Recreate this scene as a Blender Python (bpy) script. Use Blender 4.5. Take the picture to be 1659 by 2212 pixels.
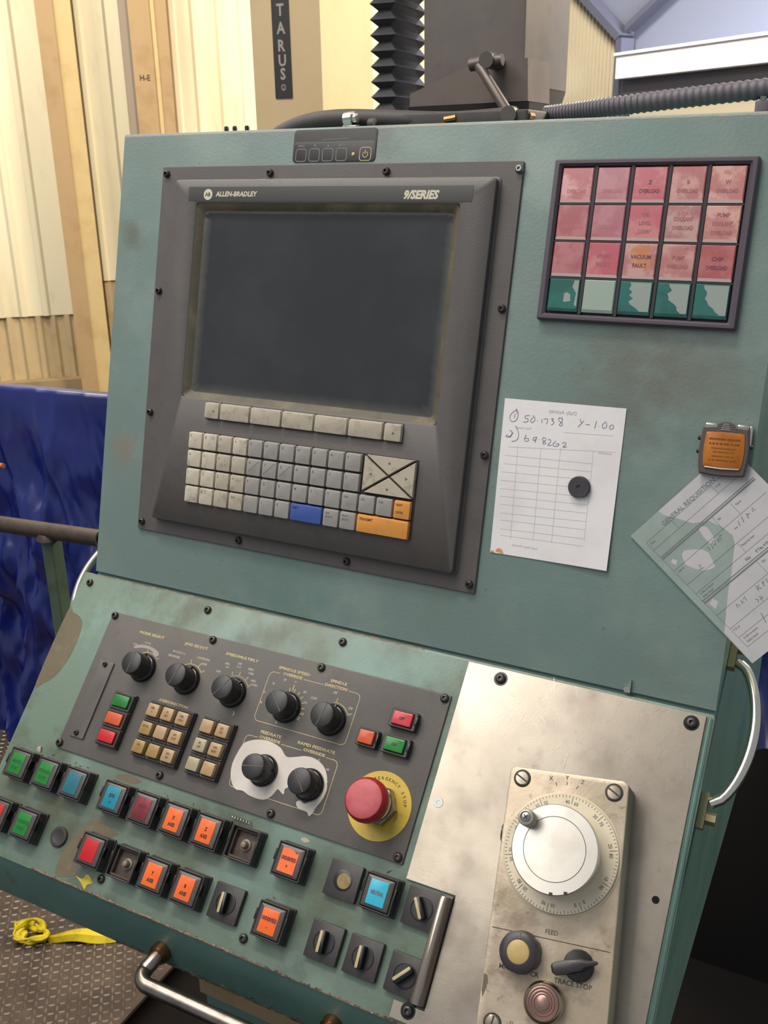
import bpy, bmesh, math, random
from mathutils import Vector, Matrix, noise
random.seed(11)
SC = bpy.context.scene
COL = SC.collection
PI = math.pi
R = math.radians
for o in list(bpy.data.objects):
    bpy.data.objects.remove(o, do_unlink=True)

# ------------------------------------------------------------------ camera
def mat_cols(x, y, z, loc):
    return Matrix(((x[0], y[0], z[0], loc[0]), (x[1], y[1], z[1], loc[1]), (x[2], y[2], z[2], loc[2]), (0, 0, 0, 1)))
cam = bpy.data.cameras.new('camera')
cam.sensor_fit = 'VERTICAL'
cam.sensor_height = 4.425
cam.sensor_width = 3.319
cam.lens = 4.1
cam.clip_start = 0.02
cam.clip_end = 60
cam.dof.use_dof = True
cam.dof.focus_distance = 1.02
cam.dof.aperture_fstop = 2.4
camo = bpy.data.objects.new('camera', cam)
COL.objects.link(camo)
camo.matrix_world = mat_cols((0.88888921, 0.45787073, -0.01517754), (-0.1445363, 0.31172599, 0.93911456),
                             (0.43472431, -0.8325751, 0.34326881), (0.83847, -0.87938, 1.62))
SC.camera = camo

# ------------------------------------------------------------------ light
w = bpy.data.worlds.new('world')
SC.world = w
w.use_nodes = True
w.node_tree.nodes['Background'].inputs[0].default_value = (0.86, 0.93, 1.0, 1)
w.node_tree.nodes['Background'].inputs[1].default_value = 0.36
def area(name, loc, target, size, size_y, power, col):
    l = bpy.data.lights.new(name, 'AREA')
    l.shape = 'RECTANGLE'
    l.size = size
    l.size_y = size_y
    l.energy = power
    l.color = col
    o = bpy.data.objects.new(name, l)
    COL.objects.link(o)
    o.location = loc
    o.rotation_euler = (Vector(target) - Vector(loc)).to_track_quat('-Z', 'Y').to_euler()
    return o
area('shop_lamp_behind_viewer', (-0.62, -2.45, 3.3), (0.4, -0.1, 1.1), 1.2, 0.4, 7.0, (1.0, 0.94, 0.86))
area('shop_lamps_overhead', (-1.1, -1.0, 3.6), (0.3, 0, 1.2), 2.4, 1.6, 60, (1.0, 0.96, 0.9))
area('fill_right_of_mill', (1.6, 2.6, 3.2), (-0.5, 1.7, 1.9), 1.0, 0.5, 190, (1.0, 0.88, 0.68))  # unseen light added to brighten the right faces of the mill
area('shop_lamp_by_siding', (-2.3, 1.1, 4.2), (-2.6, 3.2, 1.6), 1.4, 0.6, 92, (1.0, 0.92, 0.76))
area('shop_lamp_over_mill', (-0.2, -0.4, 4.6), (-0.3, 1.6, 1.9), 1.2, 0.5, 78, (1.0, 0.92, 0.8))
area('fill_far_left', (-1.6, 5.0, 4.3), (-2.0, 8.2, 2.3), 1.0, 0.5, 170, (1.0, 0.92, 0.78))  # unseen light added to lift the far end siding
area('shop_lamp_far_bay', (1.6, 5.2, 3.7), (0.6, 7.2, 2.4), 1.0, 0.5, 420, (0.82, 0.88, 1.0))
SC.view_settings.view_transform = 'Standard'
SC.view_settings.look = 'None'
SC.view_settings.exposure = 0.0
SC.view_settings.gamma = 1.0
SC.view_settings.use_curve_mapping = False

# ------------------------------------------------------------------ materials
def lin(c):
    return tuple(((v / 255) / 12.92 if v / 255 <= 0.04045 else ((v / 255 + 0.055) / 1.055) ** 2.4) for v in c) + (1,)
MATS = {}
def M(name, col, rough=0.5, metal=0.0, var=(), bump=None, spec=0.5, spots=(), coat=0.0, alpha=1.0, trans=0.0, stretch=None, rvar=None):
    """principled surface; var = list of (colour, noise scale per metre, low, high, amount); bump = (scale, strength);
    spots = soft dirt stains and tone patches at places of their own: (x, y, z, radius, colour, amount) in object space metres"""
    m = bpy.data.materials.new(name)
    m.use_nodes = True
    nt = m.node_tree
    N, L = nt.nodes, nt.links
    p = N['Principled BSDF']
    p.inputs['Roughness'].default_value = rough
    p.inputs['Metallic'].default_value = metal
    p.inputs['Specular IOR Level'].default_value = spec
    p.inputs['Coat Weight'].default_value = coat
    p.inputs['Coat Roughness'].default_value = 0.15
    p.inputs['Alpha'].default_value = alpha
    p.inputs['Transmission Weight'].default_value = trans
    p.inputs['Base Color'].default_value = lin(col)
    if not (var or bump or spots or rvar):
        MATS[name] = m
        return m
    tc = N.new('ShaderNodeTexCoord')
    src = tc.outputs['Object']
    if stretch:
        mp = N.new('ShaderNodeMapping')
        mp.inputs['Scale'].default_value = stretch
        L.new(src, mp.inputs['Vector'])
        src = mp.outputs['Vector']
    cur = None
    def noise(scale, det=4.0):
        n = N.new('ShaderNodeTexNoise')
        n.inputs['Scale'].default_value = scale
        n.inputs['Detail'].default_value = det
        n.inputs['Roughness'].default_value = 0.6
        L.new(src, n.inputs['Vector'])
        return n.outputs['Fac']
    def mix(fac, c2, amount):
        nonlocal cur
        mx = N.new('ShaderNodeMix')
        mx.data_type = 'RGBA'
        if cur is None:
            mx.inputs[6].default_value = lin(col)
        else:
            L.new(cur, mx.inputs[6])
        mx.inputs[7].default_value = lin(c2)
        ml = N.new('ShaderNodeMath')
        ml.operation = 'MULTIPLY'
        ml.inputs[1].default_value = amount
        L.new(fac, ml.inputs[0])
        L.new(ml.outputs[0], mx.inputs[0])
        cur = mx.outputs[2]
    def ramp(fac, lo, hi):
        mr = N.new('ShaderNodeMapRange')
        mr.interpolation_type = 'SMOOTHSTEP'
        mr.inputs['From Min'].default_value = lo
        mr.inputs['From Max'].default_value = hi
        L.new(fac, mr.inputs['Value'])
        return mr.outputs['Result']
    for (c2, sc, lo, hi, am) in var:
        mix(ramp(noise(sc), lo, hi), c2, am)
    for (x, y, z, r, c2, am) in spots:
        d = N.new('ShaderNodeVectorMath')
        d.operation = 'DISTANCE'
        L.new(tc.outputs['Object'], d.inputs[0])
        d.inputs[1].default_value = (x, y, z)
        ad = N.new('ShaderNodeMath')
        ad.operation = 'MULTIPLY_ADD'
        L.new(noise(40), ad.inputs[0])
        ad.inputs[1].default_value = r * 1.2
        L.new(d.outputs['Value'], ad.inputs[2])
        mix(ramp(ad.outputs[0], r * 1.6, r * 0.7), c2, am)
    if cur is not None:
        L.new(cur, p.inputs['Base Color'])
    if rvar:
        mr = N.new('ShaderNodeMapRange')
        L.new(noise(rvar[0]), mr.inputs['Value'])
        mr.inputs['From Min'].default_value = 0.3
        mr.inputs['From Max'].default_value = 0.7
        mr.inputs['To Min'].default_value = rvar[1]
        mr.inputs['To Max'].default_value = rvar[2]
        L.new(mr.outputs['Result'], p.inputs['Roughness'])
    if bump:
        b = N.new('ShaderNodeBump')
        b.inputs['Strength'].default_value = bump[1]
        b.inputs['Distance'].default_value = 0.001
        L.new(noise(bump[0]), b.inputs['Height'])
        L.new(b.outputs['Normal'], p.inputs['Normal'])
    MATS[name] = m
    return m

TEAL = dict(rough=0.42, bump=(260, 0.25))
M('teal_upper', (106, 124, 119), var=[((128, 144, 138), 5, .42, .7, .7), ((112, 112, 98), 12, .52, .8, .5), ((98, 136, 132), 6, .5, .7, .5), ((70, 76, 66), 120, .66, .76, .6), ((150, 120, 90), 60, .72, .8, .35)],
  spots=[(-0.045, 0.455, 0, .03, (88, 84, 60), .55), (-0.035, 0.175, 0, .035, (132, 112, 88), .5), (0.62, 0.37, 0, .09, (96, 96, 84), .35), (0.62, 0.31, 0, .09, (98, 92, 80), .4), (0.69, 0.33, 0, .08, (104, 98, 84), .4),
         (0.28, 0.572, 0, .07, (86, 88, 80), .5), (0.24, 0.05, 0, .12, (88, 112, 104), .4), (0.5, 0.53, 0, .06, (150, 165, 158), .4)], **TEAL)  # last two spots are tone patches, one deeper and one paler teal
M('teal_lower', (106, 124, 110), var=[((134, 150, 138), 8, .45, .7, .6), ((78, 82, 64), 14, .44, .72, .75), ((70, 72, 60), 140, .66, .76, .5), ((112, 150, 140), 4, .5, .7, .5)],
  spots=[(0.02, -0.295, 0, .05, (84, 82, 62), .6), (-0.05, -0.30, 0, .05, (88, 88, 70), .5), (0.1, -0.285, 0, .05, (80, 78, 58), .45), (0.22, -0.29, 0, .06, (84, 84, 66), .5), (0.42, -0.29, 0, .05, (100, 106, 88), .4), (0.06, -0.33, 0, .03, (92, 84, 64), .5)], **TEAL)
M('teal_side', (86, 116, 108), var=[((60, 96, 92), 6, .4, .7, .6), ((80, 70, 56), 22, .62, .8, .6), ((58, 62, 54), 110, .68, .78, .5)], **TEAL)
M('rust_edge', (112, 84, 66), rough=.75, var=[((58, 34, 30), 60, .4, .6, .9), ((160, 140, 118), 130, .55, .65, .7)])
M('tan_edge', (150, 130, 108), rough=.7, var=[((110, 92, 74), 70, .4, .65, .7)])
M('worn_primer', (102, 92, 70), rough=.65, var=[((90, 80, 60), 30, .4, .7, .6), ((118, 108, 90), 60, .5, .7, .5)])
M('pale_primer', (176, 160, 148), rough=.65, var=[((150, 132, 116), 40, .4, .7, .5)])
M('yellow_paint', (188, 168, 40), rough=.55, var=[((160, 140, 30), 80, .45, .65, .6)])
M('bezel_grey', (84, 79, 77), rough=.48, var=[((96, 89, 84), 7, .4, .7, .5), ((66, 62, 62), 30, .5, .8, .4)], bump=(700, .3))
M('bezel_dark', (50, 47, 47), rough=.5)
M('gasket_olive', (84, 78, 62), rough=.6, var=[((112, 102, 80), 25, .45, .65, .8), ((60, 54, 42), 50, .5, .7, .6)])
M('screen_glass', (52, 54, 57), rough=.12, spec=.4, var=[((62, 64, 66), 9, .4, .7, .6), ((90, 90, 88), 800, .72, .78, .35)])
M('screen_dust', (94, 94, 90), rough=.6, var=[((118, 114, 104), 30, .5, .7, .5)])
_n = MATS['screen_dust'].node_tree
_a = _n.nodes.new('ShaderNodeAttribute')
_a.attribute_name = 'dust'
_n.links.new(_a.outputs['Fac'], _n.nodes['Principled BSDF'].inputs['Alpha'])
M('strip_grey', (76, 76, 74), rough=.6, spec=.25)
M('print_cream', (196, 188, 168), rough=.6)
M('print_dim', (128, 124, 122), rough=.6)
M('print_tan', (196, 178, 128), rough=.6, var=[((160, 144, 104), 120, .45, .6, .5)])
M('print_pale', (180, 172, 156), rough=.6, var=[((130, 124, 112), 160, .5, .62, .7)])
M('print_black', (34, 32, 34), rough=.6)
M('print_grey', (92, 92, 96), rough=.6)
M('screw_black', (70, 67, 65), rough=.34, metal=.6)
M('screw_steel', (150, 152, 150), rough=.3, metal=.9)
M('screw_dark', (22, 21, 21), rough=.6)
KV = [((120, 112, 96), 90, .5, .75, .6)]
M('key_beige', (178, 168, 150), rough=.5, var=KV)
M('key_white', (196, 186, 168), rough=.5, var=KV)
M('key_grey', (152, 148, 142), rough=.5, var=[((126, 120, 112), 70, .5, .75, .5)])
M('key_blue', (62, 88, 158), rough=.45, var=[((52, 66, 120), 80, .5, .75, .5)])
M('key_orange', (216, 146, 66), rough=.45, var=[((176, 116, 58), 60, .5, .75, .6)])
M('key_shadow', (30, 28, 28), rough=.7)
M('alarm_frame', (78, 70, 80), rough=.42, bump=(500, .2))
M('alarm_frame_dark', (44, 40, 46), rough=.5)
for i, (a, b) in enumerate([((174, 99, 105), (205, 153, 153)), ((168, 104, 115), (179, 123, 132)), ((183, 94, 106), (195, 126, 127)), ((177, 116, 113), (199, 153, 146)), ((184, 124, 118), (209, 164, 154)),
                            ((165, 91, 97), (178, 117, 121)), ((186, 150, 144), (168, 109, 112)), ((167, 91, 91), (180, 110, 108))]):
    M('lamp_red_%d' % i, a, rough=.22, var=[(b, 40, .42, .6, .9), ((168, 80, 88), 90, .58, .7, .5)], coat=.4)
M('lamp_green', (44, 104, 96), rough=.22, var=[((36, 86, 80), 40, .45, .6, .7)], coat=.4)
M('lamp_greygreen', (150, 166, 154), rough=.25, coat=.3)
M('lamp_worn', (142, 152, 146), rough=.4)
M('lip_glow', (238, 206, 196), rough=.3, coat=.4)
M('rust_stain', (186, 120, 84), rough=.5, var=[((206, 150, 112), 60, .4, .6, .7)])
M('paper', (226, 222, 222), rough=.8, var=[((214, 206, 208), 14, .45, .7, .6), ((232, 226, 220), 30, .5, .7, .5)])
M('paper_line', (196, 192, 196), rough=.8)
M('paper_bleed', (190, 184, 188), rough=.8)
M('pencil', (108, 104, 130), rough=.7, var=[((80, 78, 112), 120, .4, .6, .7)])
M('orange_stain', (206, 150, 90), rough=.8)
M('magnet_black', (58, 56, 60), rough=.55, var=[((78, 76, 80), 60, .5, .7, .5)])
M('paper_wet', (150, 164, 158), rough=.45, var=[((138, 152, 144), 16, .4, .65, .6), ((162, 172, 166), 40, .5, .7, .4)])
M('paper_dry', (192, 189, 190), rough=.7, var=[((180, 179, 180), 20, .45, .65, .5)])
M('form_print', (116, 119, 121), rough=.7)
M('clip_grey', (92, 82, 78), rough=.4, metal=.2)
M('clip_chrome', (210, 204, 196), rough=.22, metal=1)
M('clip_amber', (176, 102, 12), rough=.35, var=[((156, 86, 10), 60, .45, .65, .6)], coat=.3)
M('clip_print', (112, 66, 14), rough=.5)
M('panel_grey', (88, 83, 79), rough=.5, var=[((100, 94, 88), 9, .42, .7, .6), ((72, 68, 64), 26, .5, .78, .5), ((112, 106, 98), 150, .68, .78, .35)], bump=(800, .3))
M('knob_black', (36, 36, 37), rough=.42, spec=.5, var=[((48, 48, 48), 80, .45, .7, .6)])
M('knob_gloss', (20, 20, 20), rough=.22)
M('knob_line', (88, 80, 74), rough=.6)
M('tape_white', (204, 196, 186), rough=.6, var=[((190, 182, 172), 22, .45, .7, .6)], bump=(120, .3))
M('pale_patch', (150, 140, 136), rough=.6)
M('btn_housing', (50, 47, 47), rough=.45, var=[((68, 62, 58), 60, .5, .75, .5)])
M('btn_bezel', (66, 60, 58), rough=.35, var=[((104, 94, 84), 50, .5, .72, .6)], coat=.3)
M('btn_recess', (80, 68, 58), rough=.6, var=[((56, 46, 40), 60, .4, .65, .7), ((112, 98, 78), 120, .58, .7, .5)])
M('bulb', (120, 110, 92), rough=.35)
BL = dict(rough=.4, coat=.15)
M('lens_green', (16, 122, 38), var=[((12, 100, 32), 70, .45, .65, .7)], **BL)
M('lens_teal', (30, 104, 120), var=[((50, 104, 114), 70, .45, .65, .7)], **BL)
M('lens_cyan', (12, 128, 152), var=[((16, 130, 158), 70, .45, .65, .5)], **BL)
M('lens_bright_cyan', (50, 176, 204), var=[((70, 160, 170), 70, .55, .7, .6)], **BL)
M('lens_dark_red', (112, 30, 36), var=[((166, 30, 48), 50, .45, .65, .8)], **BL)
M('lens_red', (190, 20, 26), var=[((186, 22, 32), 70, .45, .65, .5)], **BL)
M('lens_orange', (238, 104, 34), var=[((226, 90, 34), 60, .45, .65, .6)], **BL)
M('lens_dull_orange', (196, 76, 32), var=[((190, 92, 52), 80, .45, .65, .7)], **BL)
M('lens_pinkred', (198, 52, 62), var=[((178, 44, 56), 70, .45, .65, .6)], **BL)
M('keycap_amber', (166, 138, 100), rough=.4, var=[((166, 124, 70), 70, .5, .72, .7)], coat=.3)
M('keycap_mustard', (150, 122, 66), rough=.4, var=[((150, 112, 50), 70, .5, .72, .7)], coat=.3)
M('keycap_pale', (158, 148, 118), rough=.4, var=[((150, 136, 98), 70, .5, .72, .6)], coat=.3)
M('keycap_print', (96, 76, 58), rough=.6)
M('estop_red', (158, 30, 36), rough=.38, var=[((178, 60, 66), 50, .5, .7, .4)])
M('estop_face', (186, 88, 94), rough=.55, var=[((172, 70, 78), 60, .45, .65, .6)])
M('estop_yellow', (196, 166, 58), rough=.5, var=[((178, 152, 60), 26, .45, .68, .8), ((150, 124, 60), 60, .58, .74, .6)])
M('chrome', (214, 208, 200), rough=.16, metal=1)
M('nickel', (170, 160, 146), rough=.28, metal=1, var=[((120, 108, 96), 40, .5, .7, .5)])
M('plate_steel', (162, 152, 139), rough=.3, metal=.9, var=[((180, 170, 155), 7, .42, .68, .7), ((118, 108, 98), 9, .46, .72, .7), ((118, 106, 94), 50, .6, .78, .4)], bump=(420, .05), rvar=(9, .25, .36))
M('box_paint', (180, 164, 142), rough=.4, metal=.4, var=[((212, 196, 174), 16, .42, .68, .7), ((126, 108, 90), 20, .48, .72, .7), ((104, 88, 74), 90, .6, .74, .5)], bump=(350, .2))
M('box_side', (112, 112, 98), rough=.5, var=[((92, 92, 80), 30, .4, .7, .6)])
M('dial_white', (212, 200, 174), rough=.35, var=[((186, 178, 158), 30, .5, .7, .5)])
M('wheel_silver', (222, 216, 206), rough=.3, metal=.8, var=[((200, 190, 176), 25, .45, .7, .5)])
M('crank_grey', (150, 144, 130), rough=.4, metal=.5)
M('engraving', (52, 46, 42), rough=.7)
M('engraving_dim', (112, 100, 88), rough=.7)
M('knob_plum', (50, 44, 48), rough=.4, var=[((66, 58, 60), 60, .45, .7, .5)])
M('tan_cap', (178, 152, 96), rough=.4, var=[((196, 174, 124), 60, .45, .7, .6)])
M('worn_disc', (142, 120, 76), rough=.5, var=[((118, 92, 54), 120, .42, .62, .8)])
M('button_rose', (150, 122, 114), rough=.3, metal=.7, var=[((172, 120, 116), 40, .45, .7, .6)])
M('selector_edge', (190, 170, 130), rough=.45, var=[((150, 130, 100), 120, .45, .65, .7)])
M('guard_steel', (172, 158, 146), rough=.27, metal=.8, var=[((150, 138, 126), 60, .45, .7, .6)], stretch=(1, .05, 1))
M('handle_chrome', (226, 220, 208), rough=.2, metal=1)
M('tube_steel', (150, 140, 132), rough=.3, metal=1, var=[((110, 98, 90), 40, .45, .7, .6)])
M('brass', (158, 118, 82), rough=.3, metal=1)
M('bracket_brass', (150, 142, 108), rough=.4, metal=.6)
M('dark_void', (14, 12, 13), rough=.9)
M('floor_plate', (80, 66, 56), rough=.5, metal=.3, var=[((58, 47, 40), 8, .42, .65, .8), ((94, 80, 68), 20, .5, .7, .5)])
M('floor_bars', (132, 120, 106), rough=.42, metal=.5, var=[((92, 78, 66), 12, .42, .62, .8)])
M('floor_shade', (22, 15, 14), rough=.85, var=[((30, 19, 17), 3, .45, .7, .7)])  # shade beyond the console put into this near-black colour
M('ribbon_yellow', (206, 184, 24), rough=.5, var=[((176, 150, 16), 60, .45, .65, .6)])
M('tarp_blue', (14, 28, 104), rough=.24, spec=.9, var=[((9, 17, 72), 5, .45, .7, .5)], bump=(900, .15))
M('rail_brown', (74, 63, 56), rough=.5, metal=.3, var=[((54, 44, 38), 30, .45, .7, .7)])
M('post_green', (76, 92, 76), rough=.55, var=[((56, 62, 48), 14, .45, .7, .7)])
M('rod_orange', (196, 108, 50), rough=.6)
M('siding', (226, 216, 186), rough=.5, var=[((208, 194, 158), 3, .45, .7, .6), ((186, 168, 130), 14, .56, .78, .4)], stretch=(1, .25, 1))
M('siding_low', (188, 166, 128), rough=.6, var=[((160, 138, 102), 6, .45, .7, .6)])
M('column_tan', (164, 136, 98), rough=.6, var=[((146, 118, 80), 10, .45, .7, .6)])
M('column_lit', (190, 166, 118), rough=.6, var=[((176, 150, 100), 10, .45, .7, .6)])  # lighter copy of the column tan, light on the face put into colour
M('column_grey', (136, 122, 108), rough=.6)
M('band_beige', (150, 130, 96), rough=.7, var=[((124, 104, 74), 6, .45, .7, .6)])
M('end_siding', (206, 194, 168), rough=.6)
M('end_grey', (118, 122, 138), rough=.7)
M('end_dark', (84, 84, 98), rough=.7)
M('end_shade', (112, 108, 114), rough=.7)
M('beam_white', (226, 222, 224), rough=.5)
M('mill_beige', (190, 166, 128), rough=.5, var=[((176, 152, 116), 6, .45, .7, .4)])
M('mill_plaque', (34, 32, 32), rough=.5)
M('mill_text', (146, 138, 124), rough=.5)
M('bellows', (40, 39, 44), rough=.22, spec=1.0)
M('head_grey', (82, 76, 74), rough=.5, var=[((94, 86, 82), 6, .42, .7, .6), ((70, 64, 62), 14, .5, .7, .5)])
M('head_guard', (94, 84, 78), rough=.5, var=[((74, 66, 62), 10, .42, .7, .6)])
M('lever_dark', (84, 76, 72), rough=.4, metal=.4)
M('rubber', (52, 47, 47), rough=.6, var=[((72, 64, 60), 30, .45, .7, .5)])
M('hose_grey', (92, 86, 94), rough=.55)
M('alu_glint', (220, 214, 206), rough=.18, metal=1)
M('led_amber', (206, 168, 104), rough=.4)

# ------------------------------------------------------------------ frames (millimetres in, metres out)
O = Vector((0, 0, 1.09923))
UP = mat_cols((1, 0, 0), (0, .254403, .967098), (0, -.967098, .254403), O)      # monitor face: x right, y up the face, z out
LO = mat_cols((1, 0, 0), (0, .687249, .726422), (0, -.726422, .687249), O)      # keyboard face below the fold
WORLD = Matrix.Identity(4)
def at(frame, x, y, z=0):
    return frame @ Matrix.Translation((x / 1000, y / 1000, z / 1000))

# ------------------------------------------------------------------ mesh builder
class MB:
    def __init__(s):
        s.v, s.f, s.mi = [], [], []
    def face(s, pts, m=0):
        n = len(s.v)
        s.v += [tuple(p) for p in pts]
        s.f.append(tuple(range(n, n + len(pts))))
        s.mi.append(m)
    def loops(s, ls, cap0=True, cap1=True, m=0, closed=False):
        n0 = len(s.v)
        k = len(ls[0])
        for l in ls:
            s.v += [tuple(p) for p in l]
        cnt = len(ls)
        for i in range(cnt if closed else cnt - 1):
            a, b = n0 + i * k, n0 + ((i + 1) % cnt) * k
            for j in range(k):
                s.f.append((a + j, a + (j + 1) % k, b + (j + 1) % k, b + j))
                s.mi.append(m)
        if cap0 and not closed:
            s.f.append(tuple(range(n0 + k - 1, n0 - 1, -1)))
            s.mi.append(m)
        if cap1 and not closed:
            e = n0 + (cnt - 1) * k
            s.f.append(tuple(range(e, e + k)))
            s.mi.append(m)
    def box(s, x0, x1, y0, y1, z0, z1, m=0):
        q = lambda z: [(x0, y0, z), (x1, y0, z), (x1, y1, z), (x0, y1, z)]
        s.loops([q(z0), q(z1)], m=m)
    @staticmethod
    def rr(cx, cy, w, h, r, seg=4):
        r = max(0.0, min(r, w / 2 - .01, h / 2 - .01))
        if r < .05:
            return [(cx - w / 2, cy - h / 2), (cx + w / 2, cy - h / 2), (cx + w / 2, cy + h / 2), (cx - w / 2, cy + h / 2)]
        out = []
        for (sx, sy, a0) in ((1, -1, -90), (1, 1, 0), (-1, 1, 90), (-1, -1, 180)):
            for i in range(seg + 1):
                a = R(a0 + 90 * i / seg)
                out.append((cx + sx * (w / 2 - r) + r * math.cos(a), cy + sy * (h / 2 - r) + r * math.sin(a)))
        return out
    def rbox(s, cx, cy, w, h, z0, z1, r=1.0, b=.5, seg=3, m=0, taper=0.0):
        L = [[(x, y, z0) for x, y in s.rr(cx, cy, w, h, r, seg)]]
        t = taper
        L.append([(x, y, z1 - b) for x, y in s.rr(cx, cy, w - 2 * t, h - 2 * t, r, seg)])
        if b > 0:
            L.append([(x, y, z1 - b * .3) for x, y in s.rr(cx, cy, w - 2 * t - b * .6, h - 2 * t - b * .6, r, seg)])
            L.append([(x, y, z1) for x, y in s.rr(cx, cy, w - 2 * t - 2 * b, h - 2 * t - 2 * b, r, seg)])
        s.loops(L, m=m)
    def ring(s, cx, cy, w, h, iw, ih, z0, z1, r=1.0, ir=.5, b=.6, seg=3, m=0, icx=None, icy=None):
        """a frame with a rectangular opening"""
        icx = cx if icx is None else icx
        icy = cy if icy is None else icy
        o = lambda d, z: [(x, y, z) for x, y in s.rr(cx, cy, w - 2 * d, h - 2 * d, max(r, .06), seg)]
        i = lambda d, z: [(x, y, z) for x, y in s.rr(icx, icy, iw + 2 * d, ih + 2 * d, max(ir, .06), seg)]
        s.loops([o(0, z0), o(0, z1 - b), o(b, z1), i(b, z1), i(0, z1 - b), i(0, z0)], closed=True, m=m)
    def lathe(s, cx, cy, prof, n=32, m=0, cap0=True, cap1=True, flute=None):
        L = []
        for (r, z) in prof:
            l = []
            for j in range(n):
                a = 2 * PI * j / n
                rr = r if not flute or not (flute[2] <= z <= flute[3]) else r * (1 - flute[1] * (0.5 + 0.5 * math.cos(flute[0] * a)) ** 3)
                l.append((cx + rr * math.cos(a), cy + rr * math.sin(a), z))
            L.append(l)
        s.loops(L, cap0, cap1, m=m)
    def prism(s, poly, z0, z1, m=0):
        s.loops([[(x, y, z0) for x, y in poly], [(x, y, z1) for x, y in poly]], m=m)
    def tube(s, pts, r, n=10, m=0, closed=False, rad=None):
        P = [Vector(p) for p in pts]
        L = []
        prev = None
        for i, p in enumerate(P):
            if closed:
                d = P[(i + 1) % len(P)] - P[i - 1]
            else:
                d = P[min(i + 1, len(P) - 1)] - P[max(i - 1, 0)]
            d.normalize()
            if prev is None:
                u = d.orthogonal().normalized()
            else:
                u = (prev - d * prev.dot(d)).normalized()
            prev = u
            v = d.cross(u)
            rr = rad[i] if rad else r
            L.append([p + (u * math.cos(2 * PI * k / n) + v * math.sin(2 * PI * k / n)) * rr for k in range(n)])
        s.loops(L, m=m, closed=closed)
    def ribbon(s, pts, w, z=0.0, m=0):
        P = [Vector((p[0], p[1], 0)) for p in pts]
        A, B = [], []
        for i, p in enumerate(P):
            d = P[min(i + 1, len(P) - 1)] - P[max(i - 1, 0)]
            if d.length < 1e-9:
                d = Vector((1, 0, 0))
            d.normalize()
            nrm = Vector((-d.y, d.x, 0)) * w / 2
            A.append((p.x + nrm.x, p.y + nrm.y, z))
            B.append((p.x - nrm.x, p.y - nrm.y, z))
        n = len(s.v)
        s.v += A + B
        k = len(P)
        for i in range(k - 1):
            s.f.append((n + i, n + k + i, n + k + i + 1, n + i + 1))
            s.mi.append(m)
    def text(s, st, x, y, size, z=.12, align='C', rot=0.0, sx=1.0, m=0, bold=0.0, shear=0.0, mirror=False):
        vs, fs = glyphs(st, bold, shear)
        if not vs:
            return
        x0, x1 = min(v[0] for v in vs), max(v[0] for v in vs)
        off = {'C': (x0 + x1) / 2, 'L': x0, 'R': x1}[align]
        ca, sa = math.cos(rot), math.sin(rot)
        n = len(s.v)
        for (a, b) in vs:
            a = (a - off) * size * sx * (-1 if mirror else 1)
            b = (b - .36) * size
            s.v.append((x + a * ca - b * sa, y + a * sa + b * ca, z))
        for f in fs:
            s.f.append(tuple(n + i for i in (reversed(f) if mirror else f)))
            s.mi.append(m)
    def build(s, name, mats, parent=None, frame=None, smooth=35, recalc=True):
        me = bpy.data.meshes.new(name)
        me.from_pydata([(x / 1000, y / 1000, z / 1000) for x, y, z in s.v], [], s.f)
        for mm in (mats if isinstance(mats, (list, tuple)) else [mats]):
            me.materials.append(MATS[mm])
        if any(s.mi):
            me.polygons.foreach_set('material_index', s.mi)
        if recalc:
            bm = bmesh.new()
            bm.from_mesh(me)
            bmesh.ops.recalc_face_normals(bm, faces=bm.faces)
            bm.to_mesh(me)
            bm.free()
        me.update()
        if smooth:
            me.shade_smooth()
            me.set_sharp_from_angle(angle=R(smooth))
        o = bpy.data.objects.new(name, me)
        COL.objects.link(o)
        if parent is not None:
            o.parent = parent
        if frame is not None:
            o.matrix_local = frame
        return o
GL = {}
def glyphs(st, bold, shear):
    k = (st, bold, shear)
    if k not in GL:
        c = bpy.data.curves.new('lettering', 'FONT')
        c.body = st
        c.size = 1
        c.offset = bold
        c.shear = shear
        c.resolution_u = 2
        c.fill_mode = 'FRONT'
        o = bpy.data.objects.new('lettering', c)
        me = bpy.data.meshes.new_from_object(o)
        GL[k] = ([(v.co.x, v.co.y) for v in me.vertices], [tuple(p.vertices) for p in me.polygons])
        bpy.data.objects.remove(o)
        bpy.data.curves.remove(c)
        bpy.data.meshes.remove(me)
    return GL[k]
def tag(o, label, cat, group=None):
    o['label'] = label
    o['category'] = cat
    if group:
        o['group'] = group
    return o
def thing(name, label, cat, frame=WORLD, group=None):
    o = bpy.data.objects.new(name, None)
    o.empty_display_size = .02
    COL.objects.link(o)
    o.matrix_world = frame
    TF[o] = frame
    return tag(o, label, cat, group)
TF = {}
def loc(t, frame):
    return TF[t].inverted() @ frame
def struct(o):
    o['kind'] = 'structure'
    return o
def copy_of(o, parent, frame):
    c = o.copy()
    COL.objects.link(c)
    c.parent = parent
    c.matrix_local = frame
    return c
def part_label(o, t):
    o['label'] = t
    return o

# prototype meshes for socket screws, shared by every plate
def screw_mb(r, h):
    b = MB()
    b.lathe(0, 0, [(r, 0), (r, h * .45), (r * .86, h * .8), (r * .62, h), (r * .42, h), (r * .40, h * .35), (.01, h * .3)], n=20, cap1=False)
    return b
_protos = {}
def screw(parent, x, y, z=0, r=5.0, h=4.0, mat='screw_black', name='screw'):
    k = (r, h, mat)
    if k not in _protos:
        o = screw_mb(r, h).build(name, mat)
        _protos[k] = o
        o.parent = parent
        o.matrix_local = Matrix.Translation((x / 1000, y / 1000, z / 1000))
        return o
    return copy_of(_protos[k], parent, Matrix.Translation((x / 1000, y / 1000, z / 1000)))

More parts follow.
